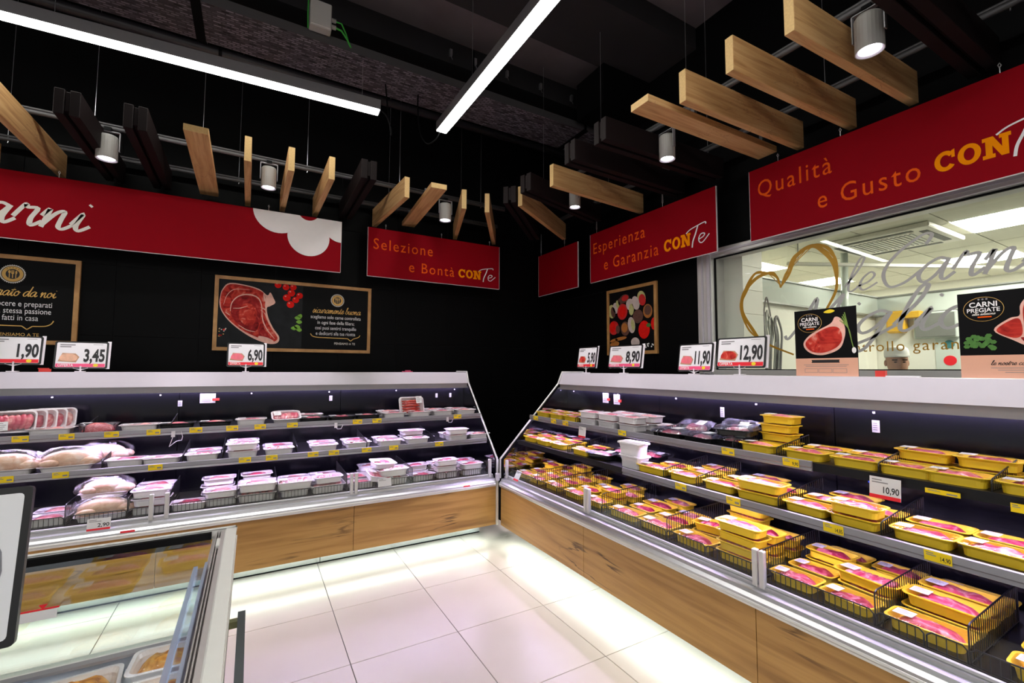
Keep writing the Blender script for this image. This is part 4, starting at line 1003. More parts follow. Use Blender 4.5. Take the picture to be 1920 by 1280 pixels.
# ------------------------------------------------------------------ red hanging signs
RL = (PI/2, 0, 0); RR = (PI/2, 0, -PI/2)      # boards facing the aisle on the left and right walls
def hanging_sign(lab, side, a0, a1, z0, z1, hooks, up=.055):
    """a0,a1: left and right end along the wall (X on the left wall, Y on the right)"""
    w = abs(a1-a0); h = z1-z0
    loc = (a0, 4.70, z0) if side == 'L' else (3.15, a0, z0)
    t = thing('hanging_sign', lab, 'sign', loc, RL if side == 'L' else RR)
    part('board', MB().box(0, w, 0, h, -.012, 0), RED, t)
    part('board_edge', MB().box(-.003, 0, 0, h, -.012, .0005).box(w, w+.004, 0, h, -.012, .0005).box(0, w, -.004, 0, -.012, .0005), REDEDGE, t)
    for x in hooks:
        part('chain', MB().tube([(x,h-.02,-.006),(x,h+.03,-.006),(x+.006,h+.04,-.006),(x,h+up,-.006),(x-.006,h+.045,-.006),(x,h+.03,-.006)], .0025, 5), ALU, t)
    return t
sg = hanging_sign('long red hanging sign with white script letters and cloud shapes', 'L', -3.9, .722, 2.487, 2.998, (.4, 1.9, 2.55, 3.98))
X0 = -3.9; Z0 = 2.487
script('Carni', .145, .033, CREAMP, sg, -2.02-X0, 2.598-Z0, .001, width=.84, slant=.22)
# white cloud made of overlapping discs, cut by the top of the board
def clipdisc(cx, cz, r, x0, x1, zt, n=40):
    return [(min(max(x, x0), x1), min(z, zt)) for x, z in ring(n, r, r, cx, cz)]
for k, (cx, cz, r) in enumerate(((.165,3.01,.212), (.428,2.80,.186), (.72,2.95,.165), (.43,3.0,.20))):
    part('cloud', MB().flat(clipdisc(cx-X0, cz-Z0, r, 0, .722-X0, 2.998-Z0), .0008+k*.0002), WHITEP, sg)
part('cloud', MB().flat(clipdisc(.42-X0, 3.055-Z0, .095, 0, .722-X0, 2.998-Z0), .0022), RED, sg)
sg = hanging_sign('red hanging sign reading Selezione e Bontà', 'L', .984, 2.512, 2.485, 2.992, (.18, .80, 1.40))
text('Selezione', .118/CAP, ORANGE_D, sg, 1.04-.984, 2.772-2.485, .001, width=.64, space=1.2)
text('e Bontà', .115/CAP, ORANGE_D, sg, 1.418-.984, 2.572-2.485, .001, width=.52, space=1.2)
con_te(sg, 1.989-.984, 2.572-2.485, .10, .001, .284, 2.245-.984, .215)
sg = hanging_sign('small blank red hanging sign at the wall corner', 'R', 4.815, 4.01, 2.465, 2.985, (.05, .55), .28)
sg = hanging_sign('red hanging sign reading Esperienza e Garanzia', 'R', 3.788, 2.247, 2.47, 2.998, (.10, 1.0), .28)
text('Esperienza', .122/CAP, ORANGE_D, sg, 3.788-3.735, 2.775-2.47, .001, width=.739, space=1.2)
text('e Garanzia', .122/CAP, ORANGE_D, sg, 3.788-3.567, 2.572-2.47, .001, width=.73, space=1.2)
con_te(sg, 3.788-2.774, 2.576-2.47, .108, .001, .283, 3.788-2.535, .225)
sg = hanging_sign('big red hanging sign reading Qualità e Gusto above the window', 'R', 1.965, .42, 2.478, 3.0, (.21, .60, 1.3))
text('Qualità', .122/CAP, ORANGE_D, sg, 1.965-1.902, 2.788-2.478, .001, width=.484, space=1.2)
text('e Gusto', .122/CAP, ORANGE_D, sg, 1.965-1.507, 2.580-2.478, .001, width=.522, space=1.2)
con_te(sg, 1.965-.926, 2.588-2.478, .108, .001, .285, 1.965-.69, .225)

# ------------------------------------------------------------------ framed pictures on the black wall
def picture(lab, loc, rot, w, h):
    t = thing('framed_picture', lab, 'picture', loc, rot)
    part('panel', MB().box(.02, w-.02, .02, h-.02, .0, .012), POSTERBLACK, t)
    f = .032
    part('frame', MB().box(0, w, 0, f, 0, .024).box(0, w, h-f, h, 0, .024).box(0, f, f, h-f, 0, .024).box(w-f, w, f, h-f, 0, .024), FRAME_WOOD, t)
    return t
def emblem(t, x, y, r, z):
    st = [(x+(r*(1.0 if k % 2 else .92))*math.cos(2*PI*k/72), y+(r*(1.0 if k % 2 else .92))*math.sin(2*PI*k/72)) for k in range(72)]
    part('emblem', MB().flat(st, z), CREAMP, t)
    part('emblem', MB().flat(ring(40, r*.86, r*.86, x, y), z+.0003), INK, t)
    part('emblem', MB().flat(ring(40, r*.80, r*.80, x, y), z+.0006), GOLDP, t)
    part('emblem', MB().flat(ring(32, r*.52, r*.52, x, y), z+.0009), INK, t)
    mb = MB()
    for dx, kind in ((-.24,'s'),(.0,'f'),(.24,'k')):
        mb.flat([(x+r*(dx-.035),y-r*.42),(x+r*(dx+.035),y-r*.42),(x+r*(dx+.035),y+r*.1),(x+r*(dx-.035),y+r*.1)], z+.0012)
        if kind == 's': mb.flat(ring(14, r*.10, r*.16, x+r*dx, y+r*.22), z+.0013)
        elif kind == 'f':
            mb.flat([(x+r*(dx-.10),y+r*.02),(x+r*(dx+.10),y+r*.02),(x+r*(dx+.10),y+r*.16),(x+r*(dx-.10),y+r*.16)], z+.0013)
            for q in (-.08,0,.08): mb.flat([(x+r*(dx+q-.022),y+r*.1),(x+r*(dx+q+.022),y+r*.1),(x+r*(dx+q+.022),y+r*.40),(x+r*(dx+q-.022),y+r*.40)], z+.0014)
        else: mb.flat(ring(14, r*.075, r*.20, x+r*(dx+.02), y+r*.18), z+.0013)
    part('emblem', mb, GOLDP, t)
    for k in range(5):
        a = R_(50+20*k); part('emblem', MB().flat(ring(5, r*.045, r*.045, x+r*.66*math.cos(a), y+r*.66*math.sin(a)), z+.0012), INK, t)
def bubble(t, x0, x1, y, z, sag, tx):
    mb = MB()
    stroke(mb, [(x0,y+sag),(x0+.02,y+sag*.3),(x0+.06,y),(x0+.12,y-.002)], .007, z)
    stroke(mb, [(x0+.12,y-.002),(tx-.03,y-.004)], .007, z); stroke(mb, [(tx-.03,y-.004),(tx,y-.03)], .007, z); stroke(mb, [(tx,y-.03),(tx+.03,y-.004)], .007, z)
    stroke(mb, [(tx+.03,y-.004),(x1-.05,y),(x1-.015,y+sag*.4),(x1,y+sag)], .007, z)
    part('bubble_line', mb, GOLDP, t)
YP = YW - 0.001
t = picture('framed black picture with gold script and white words at the left frame edge', (-2.68, YP, 1.715), RL, 1.425, .695)
emblem(t, 1.03, .545, .075, .0135)
script('preparato da noi', .040, .0075, GOLDP, t, .785, .375, .0135, width=.495)
text('da cuocere e preparati', .062, WHITEP, t, 1.265, .295, .0135, align='RIGHT', width=.405)
text('con la stessa passione', .062, WHITEP, t, 1.262, .240, .0135, align='RIGHT', width=.39)
text('di quelli fatti in casa', .062, WHITEP, t, 1.19, .185, .0135, align='RIGHT', width=.355)
bubble(t, .55, 1.28, .145, .0135, .045, 1.13)
text('PENSIAMO A TE', .035, GOLDP, t, 1.20, .062, .0135, align='RIGHT', width=.235)
t = picture('framed picture of a raw steak with tomatoes beside gold script', (-.33, YP, 1.697), RL, 1.415, .70)
part('photo_ground', MB().flat([(.03,.03),(.745,.03),(.745,.67),(.03,.67)], .0130), SLATE, t)
def P(pts, m, z, n=5): part('photo_shape', MB().flat(spline(pts, n, True), z), m, t)
OUT = [(.045,.50),(.06,.57),(.115,.635),(.25,.628),(.36,.60),(.43,.545),(.455,.575),(.485,.52),(.50,.475),(.455,.44),(.43,.42),(.445,.33),(.49,.23),(.545,.145),(.53,.085),(.45,.075),(.33,.12),(.22,.19),(.12,.28),(.06,.37),(.042,.44)]
P(OUT, FATP, .0134)
P([(.050,.50),(.066,.565),(.12,.625),(.25,.618),(.35,.592),(.41,.545),(.415,.43),(.43,.33),(.475,.225),(.53,.14),(.51,.10),(.45,.10),(.33,.145),(.22,.205),(.125,.29),(.066,.375),(.050,.44)], STEAK, .0138)
P([(.135,.38),(.145,.46),(.20,.515),(.28,.53),(.345,.50),(.375,.42),(.375,.30),(.35,.20),(.28,.185),(.20,.25),(.145,.32)], STEAKD, .0142)
P([(.215,.42),(.26,.455),(.325,.43),(.345,.35),(.32,.25),(.25,.25),(.20,.32)], STEAK, .0146)
P([(.385,.27),(.43,.19),(.47,.125),(.44,.105),(.39,.135),(.365,.19)], STEAKD, .0142)
P([(.37,.145),(.44,.135),(.50,.10),(.45,.085),(.38,.11)], FATP, .0146)
stroke_mb = MB()
for q_, w_ in (([(.13,.37),(.14,.45),(.19,.515),(.27,.54),(.35,.515),(.385,.44),(.39,.33)], .011), ([(.15,.40),(.21,.405),(.27,.43)], .007), ([(.385,.42),(.42,.40),(.425,.36)], .012), ([(.39,.40),(.40,.30),(.44,.21),(.505,.125)], .010), ([(.415,.37),(.455,.27),(.53,.155)], .008),
               ([(.075,.43),(.10,.52),(.16,.58),(.28,.585)], .006), ([(.20,.245),(.27,.20),(.34,.185)], .008), ([(.40,.56),(.41,.50),(.44,.47)], .016), ([(.09,.36),(.13,.33)], .008)):
    stroke(stroke_mb, q_, w_, .0150, taper=True)
part('photo_shape', stroke_mb, FATP, t)
for (x, y, r) in ((.59,.64,.03),(.655,.645,.03),(.64,.585,.033),(.60,.535,.034),(.68,.52,.031),(.715,.565,.03),(.635,.47,.034),(.52,.655,.03)):
    part('tomato_print', MB().flat([(min(a,.745), min(b,.67)) for a, b in ring(20, r, r, x, y)], .0140), TOMATO, t)
    part('tomato_shine', MB().flat(ring(8, r*.25, r*.18, x-r*.35, y+r*.4), .0144), FATP, t)
for (x, y) in ((.705,.34),(.72,.30),(.73,.36),(.70,.25),(.675,.235),(.725,.22)):
    part('leaf_print', MB().flat(spline([(x-.03,y),(x,y+.022),(min(.745,x+.03),y),(x,y-.018)], 4, True), .0140), mat('basil_print', (0.16,0.38,0.02), 0.5, var=.3), t)
for k in range(16):
    part('spice_print', MB().flat(ring(6, .006, .005, .045+rng.uniform(0,.06), .13+rng.uniform(0,.08)), .0140), (GOLDP, CREAMP, TOMATO)[k % 3], t)
emblem(t, 1.075, .545, .068, .0135)
script('sicuramente buona', .035, .006, GOLDP, t, .838, .405, .0135, width=.47)
for k, (s_, w_) in enumerate((('scegliamo solo carne controllata',.49),('in ogni fase della filiera;',.36),('così puoi sentirti tranquillo',.40),('e dedicarti alla tua ricetta',.385))):
    text(s_, .050, WHITEP, t, 1.068, .348-.056*k, .0135, align='CENTER', width=w_)
bubble(t, .825, 1.31, .155, .0135, .035, 1.215)
text('PENSIAMO A TE', .032, CREAMP, t, 1.055, .085, .0135, width=.205)
t = picture('framed picture of meat skewers and tomatoes on the right wall', (XW-.001, 3.742, 1.69), RR, .70, .70)
def ellp(x, y, rx, ry, m, z, a=0.0):
    c, s = math.cos(a), math.sin(a)
    part('photo_shape', MB().flat([(x+p*c-q*s, y+p*s+q*c) for p, q in ring(16, rx, ry)], z), m, t)
ZUC = mat('zucchini_print', (0.52,0.50,0.20), 0.5, var=.3, vscale=40); ONI = mat('onion_print', (0.62,0.50,0.46), 0.5, var=.2); CHAR = mat('charred_print', (0.12,0.05,0.035), 0.5, var=.6, vscale=60)
PEP = mat('pepper_print', (0.55,0.02,0.02), 0.4, var=.3, vscale=30); BRD = mat('board_print', (0.45,0.16,0.03), 0.5, var=.3, vscale=30)
for q in ((.07,.47,.055,.075,ZUC,0,.2),(.09,.46,.035,.06,CHAR,1,.2),(.13,.50,.045,.06,ONI,1,.3),(.17,.53,.03,.055,ZUC,2,.4),(.20,.55,.03,.05,CHAR,2,.4),(.26,.585,.07,.045,CHAR,1,.1),(.27,.59,.05,.03,PEP,2,.1),
          (.23,.45,.075,.085,PEP,3,-.1),(.23,.45,.05,.06,TOMATO,4,-.1),(.34,.515,.055,.06,ONI,3,.2),(.36,.46,.035,.06,ZUC,4,0),(.42,.52,.05,.075,ONI,4,.4),(.50,.56,.055,.075,ZUC,3,.3),(.51,.54,.045,.06,PEP,4,.3),
          (.10,.29,.075,.075,PEP,4,0),(.08,.30,.045,.06,TOMATO,5,0),(.16,.27,.03,.045,CHAR,5,0),(.27,.27,.065,.075,CHAR,5,.2),(.26,.28,.045,.05,BRD,6,.2),(.36,.30,.05,.085,ONI,6,.2),(.38,.30,.025,.06,ZUC,7,.2),(.45,.38,.07,.07,CHAR,4,0),
          (.58,.42,.06,.07,BRD,4,.2),(.58,.43,.045,.05,CHAR,5,.2),(.53,.24,.075,.09,TOMATO,6,0),(.655,.29,.035,.06,TOMATO,5,0),(.41,.12,.06,.05,ONI,6,-.2),(.10,.155,.06,.018,BRD,5,.15),(.20,.17,.09,.018,BRD,5,.1),(.11,.115,.07,.03,BRD,5,.1)):
    ellp(q[0], q[1], q[2], q[3], q[4], .0132+q[5]*.0002, q[6])
for k in range(10): ellp(.54+rng.uniform(0,.11), .06+rng.uniform(0,.05), .008, .008, WHITEP, .0148)
ellp(.59,.28,.03,.02,GREENP,.0150)

# ------------------------------------------------------------------ price stands on the canopies
def offer_stand(lab, side, u, d, yaw, price, w=.285, h=.20, band=REDP, pic=1, z=1.502, stem=.045, word=True, lean=.16):
    t = thing('price_stand', lab, 'price stand', at(side, u, d, z), (0, 0, YAW[side]+yaw))
    part('foot', MB().box(-.025,.025,-.03,.03,0,.006).tube([(0,0,0),(0,.0,stem+.02)], .006, 6).tube([(-.04,0,stem+.006),(0,0,stem-.006),(.04,0,stem+.006)], .004, 5), TUB, t)
    b = link('holder', MB().prism(rrect(w, h, .012, 3, 0, h/2), -.006, .004, 'z').mesh('holder', BLACKM), t, (0,0,stem), (PI/2-lean, 0, 0))
    iw, ih = w-.022, h-.020; y0 = .010
    link('card', MB().flat(rrect(iw, ih, .008, 3, 0, h/2), .0045).mesh('card', PAPER), b)
    link('band', MB().flat([(-iw/2+.002,y0+.002),(iw/2-.002,y0+.002),(iw/2-.002,y0+ih*.15),(-iw/2+.002,y0+ih*.15)], .005).mesh('band', band), b)
    if word: text('OFFERTA', .026, WHITEP, b, -iw*.45, y0+.007, .0055, width=iw*.30, bold=.01)
    if price:
        text(price, ih*.70, INK, b, iw*.475, y0+ih*.25, .0055, align='RIGHT', bold=.034, width=iw*(.25+.045*len(price)))
    mb = MB()
    for k in range(2): mb.flat([(-iw*.44,h-.03-.014*k),(-iw*(.14+.08*k),h-.03-.014*k),(-iw*(.14+.08*k),h-.022-.014*k),(-iw*.44,h-.022-.014*k)], .005)
    mb.flat([(iw*.22,h-.022),(iw*.42,h-.022),(iw*.42,h-.019),(iw*.22,h-.019)], .005)
    link('print', mb.mesh('print', GREYINK), b)
    link('badge', MB().flat(ring(12, .014, .011, iw*.30, y0+ih*.085), .0056).mesh('badge', YELP), b)
    if pic:
        pm = (None, STEAK, mat('chicken_print', (0.72,0.42,0.28), 0.5, var=.35, vscale=40), mat('pink_meat_print', (0.80,0.16,0.20), 0.5, var=.3, vscale=40))[pic]
        link('product_photo', MB().flat([(-iw*.46,y0+ih*.24),(-iw*.10,y0+ih*.20),(-iw*.04,y0+ih*.42),(-iw*.12,y0+ih*.56),(-iw*.38,y0+ih*.58)], .0050).mesh('product_photo', mat('wood_print', (0.50,0.28,0.16), 0.5)), b)
        link('product_photo', MB().flat(spline([(-iw*.42,y0+ih*.30),(-iw*.14,y0+ih*.26),(-iw*.08,y0+ih*.42),(-iw*.20,y0+ih*.55),(-iw*.38,y0+ih*.52)], 4, True), .0054).mesh('product_photo', pm), b)
    # clear sleeve sticking out to the right
    link('sleeve', MB().box(w*.47, w*.545, .0, h+.006, -.004, -.002).mesh('sleeve', TUB), b)
    return t
offer_stand('offer stand reading 1,90 at the left frame edge, on left canopy', 'L', 3.36, .735, .06, '1,90', w=.27, pic=0, word=False, stem=.05)
offer_stand('offer stand reading 3,45 with a picture of chicken pieces', 'L', 3.015, .735, .05, '3,45', w=.29, band=PINKP, pic=2, stem=.022)
offer_stand('offer stand reading 6,90 in front of the steak picture', 'L', 1.985, .735, .02, '6,90', w=.275, pic=3)
offer_stand('offer stand reading 5,90, nearest the wall corner on right canopy', 'R', .30, .735, .0, '5,90', w=.275)
offer_stand('offer stand reading 8,90 below the skewer picture', 'R', .795, .735, .05, '8,90', w=.37, band=PINKP, pic=3, h=.195)
offer_stand('offer stand reading 11,90 in front of the window jamb', 'R', 1.49, .735, .0, '11,90', w=.285, band=PINKP, pic=3, stem=.02)
offer_stand('offer stand reading 12,90 in front of the window heart drawing', 'R', 1.835, .735, .06, '12,90', w=.325, pic=1)
o = thing('red_clip', 'small red plastic clip lying on left canopy by the 3,45 stand', 'clip', LM(3.19, .70, 1.5025), (0,0,.2))
part('clip', MB().box(-.03,.03,-.012,.012,0,.02).box(-.034,.02,-.012,.012,.02,.026), mat('red_plastic'), o)
o = thing('pink_clip', 'pink plastic clip lying on left canopy near the right end', 'clip', LM(.62, .70, 1.5025))
part('clip', MB().box(-.05,.05,-.012,.012,0,.008).box(-.02,.03,-.012,.012,.008,.018), mat('pink_plastic', (0.65,0.08,0.18), 0.4), o)
o = thing('red_clip', 'red plastic clip lying on right canopy between the two posters', 'clip', RM(2.60, .72, 1.5025), (0,0,YAW['R']))
part('clip', MB().box(-.03,.01,-.012,.012,0,.03), mat('red_plastic'), o)
part('paper_strip', MB().box(.012,.14,-.012,.012,0,.006), PAPER, o)

# ------------------------------------------------------------------ posters standing in front of the window
def poster(lab, u, kind):
    w, h = .305, .365
    t = thing('standing_poster', lab, 'poster', RM(u, .715, 1.502), (PI/2, 0, YAW['R']))
    part('board', MB().box(-w/2, w/2, 0, h, -.004, 0), POSTERBLACK, t)
    part('lower_band', MB().flat([(-w/2,0),(w/2,0),(w/2,h*.265),(-w/2,h*.265)], .0006), SALMON, t)
    ex, ey = -w*.24, h*.80
    part('badge_ring', MB().flat(ring(30, .062, .052, ex, ey), .0006), GOLDP, t)
    part('badge_ring', MB().flat(ring(30, .0605, .0505, ex, ey), .0009), POSTERBLACK, t)
    text('CARNI', .030, WHITEP, t, ex, ey+.010, .0013, align='CENTER', width=.085, bold=.02)
    text('PREGIATE', .024, WHITEP, t, ex, ey-.012, .0013, align='CENTER', width=.100, bold=.015)
    script('alta selezione'.replace('z','s'), .006, .0018, CREAMP, t, ex, ey-.025, .0013, width=.07, align='CENTER')
    part('badge_bar', MB().flat([(ex-.018,ey-.036),(ex+.024,ey-.036),(ex+.024,ey-.031),(ex-.018,ey-.031)], .0013), ORANGE_D, t)
    for k in range(3): part('badge_star', MB().flat(ring(5, .004, .004, ex-.012+.012*k, ey+.042), .0013), GREYINK, t)
    def Q(pts, m, z): part('photo_shape', MB().flat(spline(pts, 5, True), z), m, t)
    if kind == 0:
        Q([(-.105,.19),(-.06,.235),(.03,.28),(.055,.315),(.085,.30),(.10,.25),(.095,.20),(.07,.145),(.0,.115),(-.06,.12),(-.10,.15)], FATP, .0006)
        Q([(-.095,.188),(-.055,.225),(.02,.262),(.07,.255),(.085,.20),(.06,.155),(.0,.128),(-.055,.13),(-.09,.155)], STEAK, .001)
        Q([(-.04,.19),(.02,.235),(.06,.22),(.07,.18),(.03,.155),(-.03,.155)], STEAK, .0014)
        mb = MB()
        for k in range(5): stroke(mb, [(.10-.006*k,.335-.01*k),(.115,.25),(.128,.18),(.135,.145)], .004, .0008+k*1e-4)
        part('photo_shape', mb, mat('spring_onion_print', (0.20,0.32,0.06), 0.5), t)
        part('photo_shape', MB().flat(ring(12,.010,.016,.137,.135), .0015), WHITEP, t)
        part('photo_shape', MB().flat(spline([(.0,.345),(.03,.358),(.055,.348),(.03,.338)],4,True), .0008), YELP, t)
        part('ribbon', MB().flat([(-.07,.072),(.07,.072),(.066,.080),(.07,.088),(-.07,.088),(-.066,.080)], .001), INK, t)
        mb = MB()
        for k in range(2): mb.flat([(-.11+.01*k,.060-.008*k),(.11-.01*k,.060-.008*k),(.11-.01*k,.062-.008*k),(-.11+.01*k,.062-.008*k)], .001)
        for k in range(3):
            a = -.105+.07*k
            for (x0,x1,y0,y1) in ((a,a+.066,.018,.0195),(a,a+.066,.039,.0405),(a,a+.0015,.018,.04),(a+.0645,a+.066,.018,.04)): mb.flat([(x0,y0),(x1,y0),(x1,y1),(x0,y1)], .001)
        part('print', mb, GREYINK, t)
    else:
        Q([(-.045,.20),(.0,.245),(.03,.255),(.035,.30),(.07,.345),(.12,.345),(.15,.335),(.15,.16),(.11,.135),(.06,.125),(.01,.155)], FATP, .0006)
        Q([(-.038,.198),(.0,.235),(.03,.24),(.035,.18),(.01,.165)], STEAK, .001)
        Q([(.04,.245),(.045,.30),(.075,.335),(.12,.338),(.148,.325),(.148,.20),(.10,.17),(.05,.19)], STEAK, .001)
        Q([(.03,.165),(.07,.16),(.10,.15),(.06,.132)], STEAKD, .001)
        for k in range(26): part('photo_shape', MB().flat(ring(6, .011, .009, -.085+rng.uniform(-.045,.045), .145+rng.uniform(-.022,.035)), .0006+k*1e-5), GREENP, t)
        script('le nostre carni migliori', .010, .0025, INK, t, -.06, .055, .001, width=.20)
        mb = MB()
        for k in range(3): mb.flat([(-.06+.02*k,.042-.009*k),(.14,.042-.009*k),(.14,.044-.009*k),(-.06+.02*k,.044-.009*k)], .001)
        part('print', mb, GREYINK, t)
    return t
poster('black and salmon standing poster with a rib steak and spring onions', 2.345, 0)
poster('black and salmon standing poster with a big red steak and parsley, right frame edge', 3.035, 1)

# ------------------------------------------------------------------ boards hanging from the ceiling rails
def board(lab, p, q, zb, on_edge=True, dark=False, group=None, L=None):
    a = Vector((p[0], p[1], 0)); b = Vector((q[0], q[1], 0)); v = b-a; ln = L or v.length
    W_, H_ = (.046, .188) if on_edge else (.140, .045)
    t = thing('dark_beam' if dark else 'pine_board', lab, 'beam', (a.x, a.y, zb), (0, 0, math.atan2(v.y, v.x)), group)
    if dark:
        mb = MB().box(0, ln, -.062, -.012, 0, .16).box(0, ln, .012, .062, 0, .16).box(0.01, ln, -.012, .012, .03, .15)
        part('profile', mb, DARKBEAM, t, bevel=.003)
    else:
        part('plank', MB().box(0.002, ln, -W_/2, W_/2, 0, H_), PINE, t, bevel=.002)
        part('end_grain', MB().box(0, .0025, -W_/2+.001, W_/2-.001, .001, H_-.001), PINE_END, t)
    mb = MB()
    for s in (.38, .95): mb.box(ln*s-.012, ln*s+.012, -.012, .012, (.16 if dark else H_)-.005, 3.262-zb)
    part('bracket', mb, PIPE, t)
    return t
G = 'pine boards above the signs'; GD = 'dark beams between the pine boards'
ZB, ZF, ZD = 3.06, 3.10, 3.085
board('pine board on edge at the left frame edge, partly hidden', (-1.76,3.80), (-1.76,4.89), ZB, group=G)
board('pine board on edge just left of the dark beams', (-1.40,3.78), (-1.385,4.89), ZB, group=G)
board('dark beam on the left side of the first spotlight', (-1.05,3.70), (-1.05,4.86), ZD, dark=True, group=GD)
board('dark beam on the right side of the first spotlight', (-.72,3.70), (-.735,4.86), ZD, dark=True, group=GD)
board('pine board lying flat above the long red sign', (-.382,3.58), (-.395,4.86), ZF, False, group=G)
board('pine board on edge seen end-on left of the second spotlight', (-.085,3.79), (-.092,4.87), ZB, group=G)
board('pine board on edge just right of the second spotlight', (.207,3.81), (.197,4.87), ZB, group=G)
board('pine board on edge above the white cloud of the long sign', (.503,3.82), (.49,4.87), ZB, group=G)
board('dark beam above the gap between the two left signs', (.775,3.72), (.78,4.86), ZD, dark=True, group=GD)
board('pine board on edge above the left end of the Selezione sign', (1.143,3.89), (1.085,4.89), ZB, group=G)
board('pine board lying flat above the Selezione sign', (1.355,3.65), (1.435,4.82), ZF, False, group=G)
board('pine board on edge right of the third spotlight', (1.697,3.89), (2.02,4.89), ZB, group=G)
board('pine board on edge above the right end of the Selezione sign', (1.931,3.87), (2.52,4.86), ZB, group=G)
board('dark beam pointing into the wall corner', (2.03,3.60), (2.89,4.50), ZD, dark=True, group=GD)
board('pine board on edge above the small blank sign', (2.121,3.56), (3.13,4.24), ZB, group=G)
board('dark beam left of the pine board over the Esperienza sign', (2.02,3.30), (3.10,3.62), ZD, dark=True, group=GD)
board('pine board on edge above the Esperienza sign', (2.114,3.036), (3.25,3.13), ZB, group=G)
board('dark beam behind the fourth spotlight, farther from camera', (2.01,2.65), (3.25,2.68), ZD, dark=True, group=GD)
board('dark beam behind the fifth spotlight, nearer to camera', (2.01,2.31), (3.25,2.30), ZD, dark=True, group=GD)
board('pine board lying flat right of the fifth spotlight', (1.95,1.885), (3.22,1.865), ZF, False, group=G)
board('pine board on edge, first of three over the Qualità sign', (2.08,1.68), (3.24,1.645), ZB, group=G)
board('pine board on edge, middle of three over the Qualità sign', (2.074,1.382), (3.25,1.335), ZB, group=G)
board('pine board on edge, nearest of three over the Qualità sign', (2.063,1.077), (3.25,1.03), ZB, group=G)
board('dark beam at the top right beside the big spotlight', (2.10,.76), (3.27,.745), ZD, dark=True, group=GD)
board('dark beam beyond the right frame edge', (2.10,.44), (3.27,.43), ZD, dark=True, group=GD)
# ---- steel rails carrying the boards
def ceiling_rail(lab, a, b, wires, r=.016):
    a = Vector(a); b = Vector(b); t = thing('ceiling_rail', lab, 'rail', tuple((a+b)/2))
    m_ = (a+b)/2
    part('rail', MB().tube([tuple(a-m_), tuple(b-m_)], r, 8).tube([tuple(a-m_+Vector((0,0,.024))), tuple(b-m_+Vector((0,0,.024)))], r*.55, 6), PIPE, t, smooth=True)
    for k in wires:
        p = a+(b-a)*k - m_
        part('wire', MB().tube([(p.x,p.y,0),(p.x,p.y,4.38-m_.z if 3.8 < (p+m_).y < 4.55 else ZC-m_.z)], .0017, 4).tube([(p.x,p.y,-.03),(p.x+.008,p.y,0),(p.x,p.y,.03)], .003, 4), ALU, t)
    return t
ceiling_rail('steel rail over the left boards, nearer the aisle', (-3.5,4.20,3.275), (2.34,4.26,3.275), (.20,.42,.53,.66,.80,.95))
ceiling_rail('steel rail over the left boards, nearer the wall', (-3.5,4.83,3.275), (2.55,4.83,3.275), (.30,.55,.78,.92))
ceiling_rail('steel rail over the right boards, nearer the aisle', (2.46,4.15,3.275), (2.49,-.6,3.275), (.10,.28,.46,.62,.80))
ceiling_rail('steel rail over the right boards, nearer the window', (3.07,4.4,3.275), (3.07,-.6,3.275), (.2,.43,.60,.76))
# ---- spotlights
def spotlight(lab, x, y, z, r=.062, h=.16, col=(1.0,.93,1.0), power=SPOT_W, yaw=0.0):
    t = thing('spotlight', lab, 'spotlight', (x, y, z), (0, 0, yaw), 'ceiling spotlights')
    part('housing', MB().lathe([(r*.94,.001),(r,.0),(r,h),(r*.9,h+.012),(0,h+.014)], seg=24, caps=False), GREYL, t, smooth=False)
    part('reflector', MB().lathe([(r*.94,.001),(r*.80,.006),(r*.76,.010)], seg=24, caps=False), WHITEM, t)
    part('lens', MB().lathe([(r*.77,.009),(.0,.0092)], seg=24, caps=False), SPOTE, t)
    part('bracket', MB().box(-r-.009,-r-.004,-.012,.012,h*.45,h+.05).box(r+.004,r+.009,-.012,.012,h*.45,h+.05).box(-r-.009,r+.009,-.012,.012,h+.045,h+.05), GREYM, t)
    part('stem', MB().box(-.02,.02,-.02,.02,h+.05,3.262-z+.004), BLACK, t)
    ld = bpy.data.lights.new('spot_beam', 'SPOT'); ld.energy = power; ld.color = col; ld.spot_size = R_(58); ld.spot_blend = .8; ld.shadow_soft_size = .04
    link('spot_beam', ld, t, (0, 0, -.008), (0, 0, 0))
    return t
spotlight('grey cylinder spotlight between the two left dark beams', -.965, 4.205, 3.03)
spotlight('grey cylinder spotlight between end-on pine board and its neighbour', .063, 4.215, 3.035, r=.056)
spotlight('grey cylinder spotlight above the Selezione sign', 1.645, 4.245, 3.035, r=.060)
spotlight('grey cylinder spotlight left of the Esperienza sign', 2.555, 3.29, 3.04, r=.052, yaw=PI/2)
spotlight('grey cylinder spotlight above the gap between the right signs', 2.525, 2.18, 3.035, r=.055, yaw=PI/2)
spotlight('large grey cylinder spotlight at the top right of the picture', 2.485, .938, 3.04, r=.058, yaw=PI/2)
# ---- linear lamps
def linear_lamp(lab, a, b, z, wires, top=4.38):
    a = Vector((a[0],a[1],z)); b = Vector((b[0],b[1],z)); v = b-a
    t = thing('linear_lamp', lab, 'lamp', tuple(a), (0, 0, math.atan2(v.y, v.x)), 'linear ceiling lamps')
    ln = v.length
    part('housing', MB().prism([(-.048,0),(-.048,.08),(.048,.08),(.048,0),(.043,0),(.043,.006),(-.043,.006),(-.043,0)], 0, ln), ALU, t)
    part('diffuser', MB().box(.004, ln-.004, -.043, .043, -.006, .006), LAMP, t)
    part('end_cap', MB().box(-.004,0,-.048,.048,0,.08).box(ln,ln+.004,-.048,.048,0,.08), ALU, t)
    for k in wires:
        part('wire', MB().tube([(ln*k,0,.075),(ln*k,0,top-z)], .0016, 4).box(ln*k-.02,ln*k+.02,-.012,.012,.075,.085), ALU, t)
    return t
LZ = 3.60
